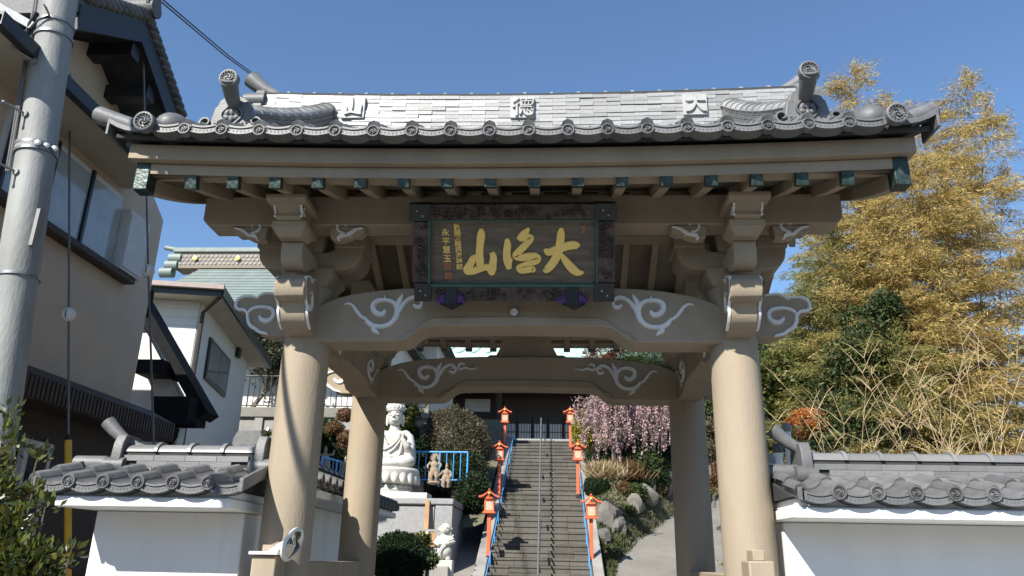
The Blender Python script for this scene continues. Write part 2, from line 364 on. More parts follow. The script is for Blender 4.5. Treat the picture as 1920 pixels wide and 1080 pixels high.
# bracket sets above front and rear columns
def bracket(sx,yo,fr):
    X=1.7*sx; P=lambda y:yo+fr*y
    def bx(x0,x1,y0,y1,z0,z1,nm,par=G,bv=.01):
        a,b=sorted((P(y0),P(y1))); return MB().box(x0,x1,a,b,z0,z1).build(nm,M_beige,par,bv)
    # great block: square on top, tapering below
    m=MB(); 
    def frus(x0,x1,y0,y1,z0,z1,k):
        cx=(x0+x1)/2; cy=(y0+y1)/2; vs=[]
        for z,s in((z0,k),(z1,1)):
            for x,y in((x0,y0),(x1,y0),(x1,y1),(x0,y1)): vs.append((cx+(x-cx)*s,P(cy+(y-cy)*s),z))
        m.add(vs,[(0,3,2,1),(4,5,6,7),(0,1,5,4),(1,2,6,5),(2,3,7,6),(3,0,4,7)])
    frus(X-.21,X+.21,-.21,.21,3.66,3.75,.72); frus(X-.21,X+.21,-.21,.21,3.75,3.80,1)
    m.build('great_block',M_beige,G,.008)
    half=[(.10,3.945),(.15,3.95),(.19,3.965),(.215,4.0),(.22,4.05),(.22,4.112),(.43,4.112),(.43,3.945),(.415,3.885),(.385,3.84),(.34,3.812),(.28,3.80)]
    arm=[(-x,z) for x,z in half[::-1]]+half
    a,b=sorted((P(-.17),P(.14)))
    ar_=MB().prism([(X+x,z) for x,z in arm],a,b,'y').build('bracket_arm',M_beige,G,.008)
    for sd in(-1,1):
        a,b=sorted((P(-.185),P(.15))); x0_,x1_=sorted((X+sd*.205,X+sd*.445)); MB().box(x0_,x1_,a,b,3.985,4.108).build('bearing_block',M_beige,ar_,.006)
    m=MB(); frus(X-.115,X+.115,-.19,.12,3.947,4.108,.86); m.build('bearing_block',M_beige,ar_,.006)
    # forward arm with rounded belly
    pf=[(.0,3.80),(-.30,3.76),(-.40,3.69),(-.47,3.665),(-.54,3.675),(-.585,3.72),(-.60,3.79),(-.60,3.87),(.0,3.87)]
    pf=[tuple(q[:2]) for q in catmull([(y,z,0) for y,z in pf[1:7]],3)]; pf=[(.0,3.78)]+pf+[(-.60,3.862),(0,3.862)]
    MB().prism([(P(y),z) for y,z in pf],X-.085,X+.085,'x').build('forward_arm',M_beige,G,.01)
    m=MB(); frus(X-.13,X+.13,-.73,-.47,3.864,3.935,.66); frus(X-.13,X+.13,-.73,-.47,3.935,3.98,1); m.build('forward_block',M_beige,G,.006)
    pn=[(-.3,4.12),(-.3,3.982),(-.74,3.982),(-.765,4.0),(-.75,4.03),(-.77,4.05),(-.80,4.08),(-.82,4.12)]
    n_=MB().prism([(P(y),z) for y,z in pn],X-.095,X+.095,'x').build('upper_nose',M_beige,G,.008)
    MB().prism([(P(-.86),4.14),(P(-.86),4.11),(P(-.84),4.09),(P(-.3),4.09),(P(-.3),4.14)],X-.15,X+.15,'x').build('nose_cap',M_beige,n_,.006)
    for sd in(-1,1):
        X0=X+sd*.095
        for st in ([(-.70,4.09,.01),(-.73,4.07,.02),(-.72,4.04,.02),(-.68,4.035,.016)],[(-.79,4.085,.012),(-.765,4.05,.02),(-.745,4.03,.02),(-.76,4.0,.02)]):
            m=MB(); m.ribbon(st,lambda a,b,t:(X0+sd*t,P(a),b),-.002,.013); m.build('scroll_carving',M_white,n_)
    # arm under the purlin with curled ends
    for sd in(-1,1):
        pa=[(.24,4.031),(.53,4.031),(.515,3.985),(.475,3.96),(.43,3.965),(.385,3.94),(.33,3.925),(.26,3.93)]
        a,b=sorted((P(-.50),P(-.39)))
        pa_=MB().prism([(X+sd*x,z) for x,z in pa],a,b,'y').build('purlin_nose',M_beige,G,.008)
        for st in ([(.51,4.015,.008),(.45,4.0,.028),(.40,3.965,.032),(.34,3.95,.038),(.315,3.92,.012)],[(.39,3.965,.014),(.325,3.985,.022),(.305,4.03,.024),(.345,4.055,.024),(.378,4.03,.016)]):
            m=MB(); m.ribbon([(X+sd*x,z,w) for x,z,w in st],lambda p,q,t:(p,P(-.50-t),q),-.03,.018,sub=4); m.build('scroll_carving',M_white,pa_)
    bx(X-.09,X+.09,-.5,.8,4.122,4.30,'tie_beam')
for sx in(-1,1):
    bracket(sx,0,1); bracket(sx,2.27,-1)
# purlins
for y0,y1 in((-.52,-.30),(2*YC+.30,2*YC+.52)):
    pk=[(-2.47,4.285),(-2.47,4.085),(-2.42,4.032),(2.42,4.032),(2.47,4.085),(2.47,4.285)]
    MB().prism(pk,y0,y1,'y').build('purlin',M_beige,G,.01)
MB().box(-2.25,2.25,-.09,.09,4.115,4.36).build('wall_plate',M_beige,G,.008)
MB().box(-2.25,2.25,2.18,2.36,4.115,4.36).build('wall_plate',M_beige,G,.008)
MB().box(-2.55,2.55,YC-.11,YC+.11,4.86,5.06).build('ridge_beam',M_beige,G,.008)
for sx in(-1,1):
    MB().prism([(-.2,4.36),(.2,4.36),(.1,4.86),(-.1,4.86)],1.62*sx-.07,1.62*sx+.07,'x').build('king_strut',M_beige,G)
    pk=G.children[-1] if False else None
# frog leg struts on both lintels
fl=[(-.52,3.655),(-.46,3.655),(-.40,3.70),(-.33,3.70),(-.29,3.78),(-.26,3.88),(-.20,3.96),(-.16,4.0),(.16,4.0),(.20,3.96),(.26,3.88),(.29,3.78),(.33,3.70),(.40,3.70),(.46,3.655),(.52,3.655),(.22,3.66),(0,3.675),(-.22,3.66)]
MB().prism([(x,z) for x,z in fl],2.2,2.34,'y').build('frog_leg_strut',M_beige,G,.006)
# rafters with copper caps
R_n=16
def rafter_mesh():
    m=MB(); N=8; vs=[];f=[]
    for i in range(N+1):
        Y=-1.10+(YC+1.10)*i/N
        for x,z in((-.034,0),(.034,0),(.034,.085),(-.034,.085)): vs.append((x,Y,zb(Y)+z))
    for i in range(N):
        for k in range(4): f.append((i*4+k,i*4+(k+1)%4,(i+1)*4+(k+1)%4,(i+1)*4+k))
    f+= [(0,3,2,1),tuple(N*4+k for k in range(4))]
    m.add(vs,f); me=m.mesh('rafter',fix=True); me.materials.append(M_beige); return me
ME_raft=rafter_mesh()
mc=MB().obox((0,-1.115,zb(-1.12)+.043),(.08,.06,.098),Matrix.Rotation(.22,3,'X')); ME_cap=mc.mesh('rafter_cap'); ME_cap.materials.append(M_copper)
for i in range(R_n):
    x=-2.29+.3053*i
    r=piece('rafter',ME_raft,G,(x,0,0)); piece('rafter_cap',ME_cap,r,(x,0,0))
    r=piece('rafter',ME_raft,G,(x,2*YC,0),rot=(0,0,math.pi)); c_=bpy.data.objects.new('rafter_cap',ME_cap); COL.objects.link(c_); c_.parent=r
# soffit boards above the rafters
for s in(0,1):
    m=MB()
    def fn(u,v):
        Y=-1.13+(YC+1.13)*v; 
        return (-2.62+5.24*u, Y if not s else 2*YC-Y, zb(Y)+.0875)
    m.grid(fn,1,12)
    o=m.build('soffit',M_soffit,G); md=o.modifiers.new('t','SOLIDIFY'); md.thickness=.02; md.offset=1 if not s else -1
# fascia build-up
for s in(0,1):
    def yy(a): return a if not s else 2*YC-a
    def sweep(prof,nm,mt,hl,N=16,bv=.006):
        m=MB(); k=len(prof); vs=[];f=[]
        for i in range(N+1):
            x=-hl+2*hl*i/N
            for y,z in prof: vs.append((x,yy(y),z+.008*x*x))
        for i in range(N):
            for j in range(k): f.append((i*k+j,i*k+(j+1)%k,(i+1)*k+(j+1)%k,(i+1)*k+j))
        f+=[tuple(range(k)),tuple(range(N*k,(N+1)*k))]
        m.add(vs,f); return m.build(nm,mt,G,bv)
    sweep([(-1.225,4.185),(-1.225,4.30),(-1.02,4.40),(-1.02,4.185)],'fascia',M_beige,2.735)
    sweep([(-1.155,4.10),(-1.16,4.182),(-1.0,4.182),(-1.0,4.12),(-1.11,4.12)],'eave_board',M_beige,2.60)
    sweep([(-1.305,4.298),(-1.31,4.33),(-.9,4.50),(-.9,4.42),(-1.0,4.41)],'tile_batten',M_soot,2.80)
# barge boards with copper end caps
for sx in(-1,1):
    for s in(0,1):
        N=14; lo=[];hi=[]
        for i in range(N+1):
            Y=-1.12+(YC+1.12)*i/N; lo.append((Y,zb(Y)-.03+.02*(Y+1.12))); hi.append((Y,zb(Y)+.235))
        p=[(Y if not s else 2*YC-Y,z) for Y,z in lo+hi[::-1]]
        bb=MB().prism(p,2.60*sx,2.685*sx,'x').build('barge_board',M_beige,G,.006)
        m=MB(); a,b=sorted(((-1.165) if not s else 2*YC+1.165,(-1.05) if not s else 2*YC+1.05)); m.box(min(2.592*sx,2.695*sx),max(2.592*sx,2.695*sx),a,b,4.03,4.315); m.build('end_cap',M_copper,bb,.006)
    # gable pendant and carved gable strut
    gp=[(0,4.98),(.10,4.93),(.16,4.84),(.13,4.76),(.17,4.68),(.10,4.60),(.05,4.62),(0,4.52),(-.05,4.62),(-.10,4.60),(-.17,4.68),(-.13,4.76),(-.16,4.84),(-.10,4.93)]
    MB().prism([(YC+a,b) for a,b in gp],2.58*sx,2.64*sx,'x').build('gable_pendant',M_beige,G,.006)
# ---------------------------------------------------------------- roof
RF=MB()
for s in(0,1):
    def fn(u,v):
        Y=-1.30+(YC+1.30)*v; x=-2.72+5.44*u
        return (x,Y if not s else 2*YC-Y,zr(Y,x)-.055)
    RF.grid(fn,20,10)
roof=RF.build('roof',M_soot,G)
md=roof.modifiers.new('t','SOLIDIFY'); md.thickness=.05; md.offset=0
NX=18; X0=-2.265
row=0; Yc=-1.385
while Yc<.93:
    a=sl(Yc)
    for i in range(-1,NX+1):
        x=X0+TW*i
        if i==-1: 
            continue
        if i==NX: continue
        piece('roof_tile',ME_tile,roof,(x,Yc,zr(Yc,x)+random.uniform(-.003,.003)),rot=(a,random.uniform(-.01,.01),random.uniform(-.012,.012)))
    piece('roof_tile',ME_tile,roof,(X0-TW,Yc,zr(Yc,X0-TW)),rot=(a,0,0))
    Yc+=.25*math.cos(a); row+=1
# rear slope as corrugated sheet
m=MB()
def fn(u,v):
    Y=-1.38+(YC+1.38-.15)*v; x=-2.7+5.4*u; k=((x-X0)/TW)%1
    return (x,2*YC-Y,zr(Y,x)+(.045*max(0,math.cos(2*math.pi*k))-.02))
m.grid(fn,163,10); m.build('rear_tile_slope',M_tile,roof)
for i in range(-1,NX+1):
    x=X0+TW*i; z=zr(-1.385,x)
    if 0<=i<NX: piece('round_end_tile',ME_disc,roof,(x,-1.408,z-.010),rot=(-.04,random.uniform(0,6.28),0))
    if i<NX: piece('eave_apron',ME_apron,roof,(x,-1.392,z+.038),rot=(-.06,0,0))
for sx in(-1,1):
    x=2.545*sx; piece('corner_end_tile',ME_bigdisc,roof,(x,-1.44,zr(-1.4,x)+.03),rot=(.10,0,0))
    # corner dome
    m=MB(); N=8
    m.ell((2.475*sx,-1.14,zr(-1.14,2.47)+.0),(.132,.17,.125),20,12); m.build('corner_dome',M_tile,roof,ang=60)
    # verge tiles curling outwards
    for j in range(9):
        Y=-1.36+.27*j
        if Y>YC-.05: break
        a=sl(Y); m=MB()
        prof=[(2.56,.0),(2.64,-.015),(2.72,.0),(2.79,.03),(2.84,.06)]
        vs=[];n=len(prof)
        for yo,zo in((0,.02),(.31,.0),(0,-.02),(.31,-.04)):
            for x,z in prof: vs.append((x*sx,Y+yo*math.cos(a),zr(Y+yo*math.cos(a),2.7)+z+zo))
        f=[]
        for k in range(n-1): f+=[(k,k+1,n+k+1,n+k),(2*n+k,3*n+k,3*n+k+1,2*n+k+1),(k,2*n+k,2*n+k+1,k+1)]
        f.append((n-1,3*n-1,4*n-1,2*n-1)); m.add(vs,f)
        m.box(min(2.83*sx,2.85*sx),max(2.83*sx,2.85*sx),Y,Y+.24,zr(Y,2.7)-.05,zr(Y,2.7)+.08); m.build('verge_tile',M_tile,roof,.004)
    m=MB(); A=Vector((2.66*sx,-1.30,4.44)); Bv=Vector(((3.0 if sx<0 else 2.87)*sx,-1.235,4.59 if sx<0 else 4.545)); d=(Bv-A).normalized()
    m.tube([A,A+d*.2,Bv],[.06,.062,.066],18); vt=m.build('verge_roll',M_tile,roof)
    q=(-d).to_track_quat('Y','Z').to_euler(); piece('round_end_tile',ME_disc,vt,Bv+d*.012,rot=q,scale=1.4)
# main ridge
RZ=lambda x:5.80+.007*x*x
ridge=MB(); N=20; vs=[];f=[]
for i in range(N+1):
    x=-2.78+5.56*i/N
    for y,z in((YC-.155,-.16),(YC-.15,.40),(YC+.15,.40),(YC+.155,-.16)): vs.append((x,y,RZ(x)+z))
for i in range(N):
    for j in range(4): f.append((i*4+j,i*4+(j+1)%4,(i+1)*4+(j+1)%4,(i+1)*4+j))
f+=[(0,1,2,3),tuple(N*4+k for k in range(4))]
ridge.add(vs,f); ridge=ridge.build('main_ridge',M_soot,roof)
mn=MB().box(-.138,.138,-.02,.03,-.0195,.0195); ME_noshi=mn.mesh('ridge_tile'); ME_noshi.materials.append(M_ridge)
mn=MB().box(-.068,.068,-.02,.03,-.0195,.0195); ME_noshih=mn.mesh('ridge_tile'); ME_noshih.materials.append(M_ridge)
for r in range(10):
    z=-.0765+.0465*r; yf=YC-.165-(.02 if r<1 else 0)+.002*r; x=-2.78+(.14 if r%2 else .0)
    xs=[]
    if r%2: xs.append((-2.712,ME_noshih))
    while x+.278<2.79: xs.append((x+.139,ME_noshi)); x+=.278
    if 2.78-x>.1: xs.append((x+.07,ME_noshih))
    for xc,me in xs:
        piece('ridge_tile',me,ridge,(xc,yf+random.uniform(-.009,.006),RZ(xc)+z),rot=(random.uniform(-.03,.03),-.014*xc+random.uniform(-.006,.006),random.uniform(-.012,.012)))
mc=MB()
N=10
prof=[(.085*math.cos(math.pi*k/N),.062*math.sin(math.pi*k/N)) for k in range(N+1)]
vs=[(x,y,z) for x in(-.136,.10,.10,.14) for y,z in [(a*(1 if x<=.1 else 1),b) for a,b in prof]]
n=N+1
vs=[(-.137,a,b) for a,b in prof]+[(.112,a,b) for a,b in prof]+[(.112,a*1.12,b*1.3) for a,b in prof]+[(.142,a*1.12,b*1.3) for a,b in prof]
f=[(r*n+k,r*n+k+1,(r+1)*n+k+1,(r+1)*n+k) for r in range(3) for k in range(N)]+[tuple(range(n)),tuple(range(3*n,4*n))]
mc.add(vs,f); ME_gan=mc.mesh('ridge_cap_tile',ang=40,fix=True); ME_gan.materials.append(M_ridge)
for i in range(20):
    x=-2.66+.28*i; piece('ridge_cap_tile',ME_gan,ridge,(x,YC,RZ(x)+.385),rot=(0,-.014*x,0),scale=(1,1.55,1))
# relief characters on the ridge
CH={'mountain':[[(.44,.95,.10),(.45,.7,.15),(.44,.42,.15),(.42,.26,.12)],[(.14,.62,.06),(.2,.45,.14),(.2,.25,.14),(.22,.13,.10)],[(.22,.17,.10),(.42,.24,.12),(.62,.2,.1),(.8,.16,.1)],[(.78,.7,.06),(.84,.55,.13),(.82,.3,.13),(.84,.12,.12)]],
 'virtue':[[(.36,.93,.03),(.28,.84,.09),(.12,.70,.04)],[(.36,.70,.03),(.24,.56,.09),(.1,.46,.04)],[(.27,.56,.07),(.27,.3,.1),(.27,.06,.09)],[(.44,.86,.05),(.66,.87,.07),(.92,.86,.05)],[(.66,.98,.07),(.66,.76,.07)],[(.46,.74,.06),(.68,.755,.05),(.92,.74,.06),(.90,.57,.06)],[(.48,.72,.06),(.50,.56,.06)],[(.50,.57,.05),(.70,.57,.05),(.90,.57,.05)],[(.61,.72,.05),(.61,.58,.05)],[(.76,.72,.05),(.76,.58,.05)],[(.42,.47,.05),(.66,.49,.06),(.92,.47,.05)],[(.50,.38,.06),(.44,.22,.10),(.40,.12,.05)],[(.58,.38,.06),(.60,.2,.1),(.72,.1,.1),(.9,.13,.1),(.95,.24,.04)],[(.70,.38,.07),(.76,.28,.06)],[(.86,.38,.06),(.95,.3,.07)]],
 'great':[[(.12,.66,.05),(.2,.64,.1),(.5,.68,.11),(.84,.66,.11),(.9,.68,.05)],[(.5,.95,.11),(.52,.7,.14),(.44,.4,.13),(.3,.2,.12),(.1,.13,.05)],[(.52,.55,.08),(.66,.35,.13),(.8,.18,.13),(.95,.15,.05)]]}
for nm,(a,b,c,d) in {'mountain':(-1.92,-1.675,5.895,6.145),'virtue':(-.155,.09,5.875,6.12),'great':(1.605,1.85,5.89,6.135)}.items():
    yf=YC-.205
    pl=MB().box(a,b,yf,YC-.16,c,d).build('relief_plaque',M_relief,ridge,.004)
    m=MB()
    for st in CH[nm]: m.ribbon([(a+(b-a)*x,c+(d-c)*z,w*(b-a)*1.25) for x,z,w in st],lambda p,q,t:(p,yf-t,q),-.002,.022,sub=3)
    m.build('relief_character',M_relief,pl)
# ridge ends: end tile plate, cylinders, horn
for sx in(-1,1):
    x=2.78*sx
    ey=[(-.2,-.12),(.2,-.12),(.21,.1),(.19,.3),(.14,.42),(-.14,.42),(-.19,.3),(-.21,.1)]
    et=MB().prism([(YC+a,RZ(2.7)+b+.02) for a,b in ey],min(x,x+sx*.10),max(x,x+sx*.10),'x').build('ridge_end_tile',M_tile,ridge,.01)
    for zz,yy_,r in((.30,-.14,.085),(.12,-.19,.085),(.30,.14,.085)):
        m=MB(); m.tube([(x-sx*.02,YC+yy_,RZ(2.7)+zz),(x+sx*.20,YC+yy_,RZ(2.7)+zz)],r,16); m.build('end_roll',M_tile,et)
    m=MB(); pts=[];rr=[]
    for k in range(9):
        t=k/8; pts.append((sx*(2.55+.46*t),YC,RZ(2.6)+.42+.03*t+.22*t*t)); rr.append(.035+.065*t**1.1)
    m.tube(pts,rr,16); m.build('ridge_horn',M_tile,et)
# descending ridges with crested end tiles
oni=[(-.165,-.03),(-.15,.03),(-.14,.10),(-.125,.17),(-.11,.185),(-.10,.225),(-.07,.25),(-.03,.262),(.03,.262),(.07,.25),(.10,.225),(.11,.185),(.125,.17),(.14,.10),(.15,.03),(.165,-.03)]
for sx in(-1,1):
    x=2.095*sx; dr=MB(); N=12; vs=[];f=[]
    Ys=[-.98+(YC-.18+.98)*i/N for i in range(N+1)]
    def hh(Y): return .20+.07*max(0,(Y+.98)/1.9)
    for Y in Ys:
        for dx,z in((-.10,-.08),(-.085,hh(Y)),(.085,hh(Y)),(.10,-.08)): vs.append((x+dx,Y,zr(Y,2.1)+z))
    for i in range(N):
        for j in range(4): f.append((i*4+j,i*4+(j+1)%4,(i+1)*4+(j+1)%4,(i+1)*4+j))
    f+=[(0,1,2,3),tuple(N*4+k for k in range(4))]
    dr.add(vs,f); dr=dr.build('descending_ridge',M_soot,roof)
    # side courses as separate tiles following the slope
    for side in(-1,1):
        for r in range(5):
            k=0; Y=-.97+(.09 if r%2 else 0)
            while Y<YC-.2:
                Y2=min(Y+.178,YC-.17); m=MB(); w=.112-.004*r
                def zz(Y,r): return zr(Y,2.1)+.0+(hh(Y)-.0)/5*r
                a0,a1=zz(Y,r)+.002,zz(Y,r+1)-.003; b0,b1=zz(Y2,r)+.002,zz(Y2,r+1)-.003
                xo=x+side*w; xi=x+side*.06
                v8=[(xi,Y+.002,a0),(xo,Y+.002,a0),(xo,Y2-.002,b0),(xi,Y2-.002,b0),(xi,Y+.002,a1),(xo,Y+.002,a1),(xo,Y2-.002,b1),(xi,Y2-.002,b1)]
                m.add(v8,[(0,3,2,1),(4,5,6,7),(0,1,5,4),(1,2,6,5),(2,3,7,6),(3,0,4,7)])
                o=m.build('ridge_tile',M_tile,dr); Y=Y2; k+=1
    Y=-.97
    while Y<YC-.22:
        a=sl(Y+.09); piece('ridge_cap_tile',ME_gan,dr,(x,Y+.09,zr(Y+.09,2.1)+hh(Y)-.004),rot=(0,-a-.02,math.pi/2),scale=(.66,1.25,1.0)).data=ME_gan
        Y+=.175
    yf=-1.05; z0=zr(-1.05,2.1)+.025
    on=MB().prism([(x+a,z0+b) for a,b in [(p*1.1,q*1.08) for p,q in oni]],yf-.035,yf+.08,'y').build('crested_end_tile',M_tile,dr,.01)
    # sunken crest: ring and flower
    m=MB(); cr=[]
    for k in range(25):
        a=2*math.pi*k/24; rr=.078+.006*math.cos(4*a); cr.append((x+rr*.95*math.cos(a),z0+.115+rr*1.05*math.sin(a),.016))
    m.ribbon(cr,lambda p,q,t:(p,yf-.035-t,q),-.002,.014,sub=1); m.build('crest_ring',M_tile,on)
    m=MB(); m.lathe([(.07,0),(.068,.004),(0,.004)],(x,yf-.034,z0+.115),(0,-1,0),20); m.build('crest_recess',M_soot,on)
    m=MB()
    for dx,dz,rx,rz,ro in((0,.028,.022,.036,0),(-.036,.016,.02,.034,.45),(.036,.016,.02,.034,-.45),(-.036,-.022,.03,.022,.5),(.036,-.022,.03,.022,-.5),(0,-.034,.022,.032,0)):
        m.ell((x+dx,yf-.04,z0+.115+dz),(rx,.016,rz),10,6,Matrix.Rotation(ro,3,'Y'))
    m.build('crest_flower',M_tile,on,ang=60)
    for sd in(-1,1):  # side scrolls
        m=MB(); q=[]
        for k in range(14):
            t=k/13; a=-2.4+t*7.2; rr=.058*(1-.75*t); q.append((x+sd*(.185+rr*math.cos(a)),z0+.05+rr*math.sin(a),.026*(1-.5*t)))
        q=[(x+sd*.13,z0-.03,.05),(x+sd*.15,z0-.02,.05)]+q
        m.ribbon(q,lambda p,qq,t:(p,yf+.05-t,qq),-.02,.10,sub=2); m.build('side_scroll',M_tile,on)
        m=MB()
        for dd in(-.014,.014): m.ell((x+sd*.105+dd,yf-.035,z0+.045),(.010,.006,.007),8,5)
        m.build('vent_holes',M_soot,on)
    A=Vector((x+.0,yf+.02,z0+.20)); pts=[];rr=[]
    top=Vector((2.07*sx,-1.27,4.865))
    for k in range(7):
        t=k/6; p=A.lerp(top,t); p.z-=.045*math.sin(math.pi*t)*.5; p.y+=.0; pts.append(p); rr.append(.044+.020*t)
    m=MB().tube(pts,rr,18); st=m.build('horn_roll',M_tile,on)
    d=(pts[-1]-pts[-2]).normalized(); dd=Vector((0,-1,-.02)).normalized()
    piece('round_end_tile',ME_bigdisc,st,pts[-1]+dd*.02,rot=(-dd).to_track_quat('Y','Z').to_euler(),scale=(.98,.9,.98))
# low rails and posts at the columns
for sx in(-1,1):
    MB().box(1.7*sx-.09,1.7*sx+.09,.17,2.1,1.28,1.56 if sx<0 else 1.53).build('low_rail',M_beige,G,.01)
    xp=-1.70 if sx<0 else 1.675
    zp=1.60 if sx<0 else 1.625
    MB().box(xp-.085,xp+.085,-.42,-.19,0,zp).build('front_post',M_beige,G,.012)
    MB().box(xp-.04,xp+.04,-.36,-.18,zp,zp+.07).build('post_top',M_beige,G,.006)
# nails: round cap on lintel centre
m=MB().lathe([(.03,0),(.03,.012),(.024,.016),(.018,.006),(0,.006)],(-.02,-.166,3.44),(0,-1,0),16); m.build('round_fitting',M_white,lint)
# ================================================================== name plaque
PT=Vector((-.016,-.77,4.095)); PB=Vector((-.016,-.325,3.487))
pu=Vector((1,0,0)); pv=(PT-PB).normalized(); pn=pu.cross(pv).normalized(); 
if pn.y>0: pn=-pn
HH=(PT-PB).length
PQ=thing('name_plaque','dark carved wooden plaque with three large gold characters under the gate eaves','plaque',PB)
def pq(cx,cy,t=0):
    k=(cy-115)/805; xl=45+47*k; xr=1775-20*k
    u=((cx-xl)/(xr-xl)-.5)*1.525; v=(1-k)*HH
    return PB+pu*u+pv*v+pn*t
def pbox(c0,c1,t0,t1,nm,mt,par,bv=.004):
    a=[pq(*q) for q in ((c0[0],c1[1]),(c1[0],c1[1]),(c1[0],c0[1]),(c0[0],c0[1]))]
    m=MB().add([p+pn*t0 for p in a]+[p+pn*t1 for p in a],[(0,3,2,1),(4,5,6,7),(0,1,5,4),(1,2,6,5),(2,3,7,6),(3,0,4,7)]); return m.build(nm,mt,par,bv)
board=pbox((215,250),(1620,785),-.04,-.005,'board',M_wood,PQ)
# frame: top, bottom, sides with corner plates
ft=pbox((200,118),(1610,243),-.05,.03,'frame_rail',M_frame,PQ); fb=pbox((230,800),(1600,918),-.05,.03,'frame_rail',M_frame,PQ)
fl_=pbox((70,258),(205,760),-.05,.03,'frame_stile',M_frame,PQ); fr_=pbox((1625,258),(1765,760),-.05,.03,'frame_stile',M_frame,PQ)
for c0,c1 in(((40,112),(222,250)),((1595,112),(1778,250)),((88,765),(232,922)),((1592,765),(1760,922))):
    cp=pbox(c0,c1,-.052,.038,'corner_plate',M_framegreen,PQ)
    m=MB(); cx=(c0[0]+c1[0])/2; cy=(c0[1]+c1[1])/2
    for dx,dy in((-20,-15),(25,25)): m.ell(pq(cx+dx,cy+dy,.04),(.008,.008,.008),8,5)
    m.build('stud',M_relief,cp)
for c0,c1 in(((205,243),(1625,258)),((205,775),(1625,800)),((203,258),(222,775)),((1608,258),(1626,775))): pbox(c0,c1,-.03,.034,'green_moulding',M_greenline,PQ,.002)
def carve(par,x0,x1,y0,y1,n):
    m=MB()
    for k in range(n):
        cx=random.uniform(x0,x1); cy=random.uniform(y0,y1); q=[]; R0=random.uniform(20,38); a0=random.uniform(0,6.28); s=random.choice((-1,1))
        for j in range(9):
            t=j/8; a=a0+s*t*6.5; rr=R0*(1-.8*t); q.append((cx+rr*math.cos(a),cy+rr*math.sin(a),9*(1-.4*t)))
        q=[(q[0][0]+random.uniform(-40,40),q[0][1]+random.uniform(-10,10),3)]+q
        q=[(min(max(a,x0-15),x1+15),min(max(b,y0-22),y1+22),c) for a,b,c in q]
        m.ribbon([(a,b,c) for a,b,c in q],lambda a,b,t:pq(a,b,.03+t),-.003,.014,sub=2)
    m.build('carving',M_frame,par,kind='stuff')
carve(ft,250,1560,140,215,46); carve(fb,270,1560,825,890,44); carve(fl_,95,180,285,735,20); carve(fr_,1655,1740,285,735,20)
GL=[[(645,318,20),(648,360,58),(640,440,56),(634,520,56),(638,600,60),(640,655,50)],[(630,548,30),(585,565,50),(555,620,58),(530,665,60),(560,685,40)],[(530,672,50),(580,672,52),(630,655,50),(690,640,48),(750,650,50)],[(738,515,36),(752,560,52),(745,620,58),(738,670,66),(752,702,26)]]
GL2=[[(865,402,28),(870,450,52),(864,520,56),(872,590,62),(886,655,34)],[(885,610,30),(912,572,12)],[(1052,315,18),(1022,350,50),(985,388,52),(962,412,40)],[(985,408,36),(1040,388,46),(1068,402,44),(1020,455,52),(965,510,52),(935,545,46),(985,560,50),(1050,552,56),(1110,552,52),(1122,578,52),(1070,600,48),(1000,618,26),(962,640,34),(985,665,46),(1040,660,48),(1088,655,40),(1080,680,16)]]
GL3=[[(1322,315,24),(1318,360,56),(1312,430,60),(1300,500,66),(1272,570,62),(1232,628,60),(1190,665,44),(1174,655,10)],[(1185,486,26),(1212,515,50),(1290,490,56),(1380,462,60),(1440,458,56),(1462,476,40)],[(1318,532,26),(1358,588,52),(1408,648,62),(1460,684,50),(1508,682,14)]]
for g in(GL,GL2,GL3):
    m=MB()
    for st in g: m.ribbon([(a,b,c*1.22) for a,b,c in st],lambda a,b,t:pq(a,b,t),-.012,.010,sub=4,k=.88)
    m.build('gold_character',M_gold,board)
for c0,c1 in(((338,602),(395,655)),((345,685),(402,742)),((1490,297),(1518,358))):
    pbox(c0,c1,-.008,.0015,'red_seal',M_seal,board,0)
    # seal script strokes
    m=MB(); w=c1[0]-c0[0]; h=c1[1]-c0[1]
    for k in range(5):
        y=c0[1]+h*(.15+.17*k); m.ribbon([(c0[0]+w*.15,y,3),(c0[0]+w*.5,y+random.uniform(-5,5),4),(c0[0]+w*.85,y,3)],lambda a,b,t:pq(a,b,.0015+t),-.001,.002,sub=2)
    m.build('seal_script',M_wood,board)
def small_text(chars,cx0,cy0,dy,size,slant):
    for i,ch in enumerate(chars):
        cu=bpy.data.curves.new('small_gold_character','FONT'); cu.body=ch; cu.size=size; cu.extrude=.0015; cu.align_x='CENTER'; cu.align_y='CENTER'; cu.offset=.0009
        o=bpy.data.objects.new('small_gold_character',cu); COL.objects.link(o)
        me=bpy.data.meshes.new_from_object(o.evaluated_get(bpy.context.evaluated_depsgraph_get())); bpy.data.objects.remove(o)
        me.materials.clear(); me.materials.append(M_gold)
        o=bpy.data.objects.new('small_gold_character',me); COL.objects.link(o); o.parent=board
        R3=Matrix((pu,pv,pn)).transposed().to_4x4()
        R3.translation=pq(cx0+slant*i,cy0+dy*i,.0)-org(board); o.matrix_local=R3@Matrix.Shear('XY',4,(.12,0)) if False else R3
small_text('勅賜慈眼福海禅師',442,308,47.5,.052,3.5)
small_text('永平慧玉',345,355,72,.062,5)
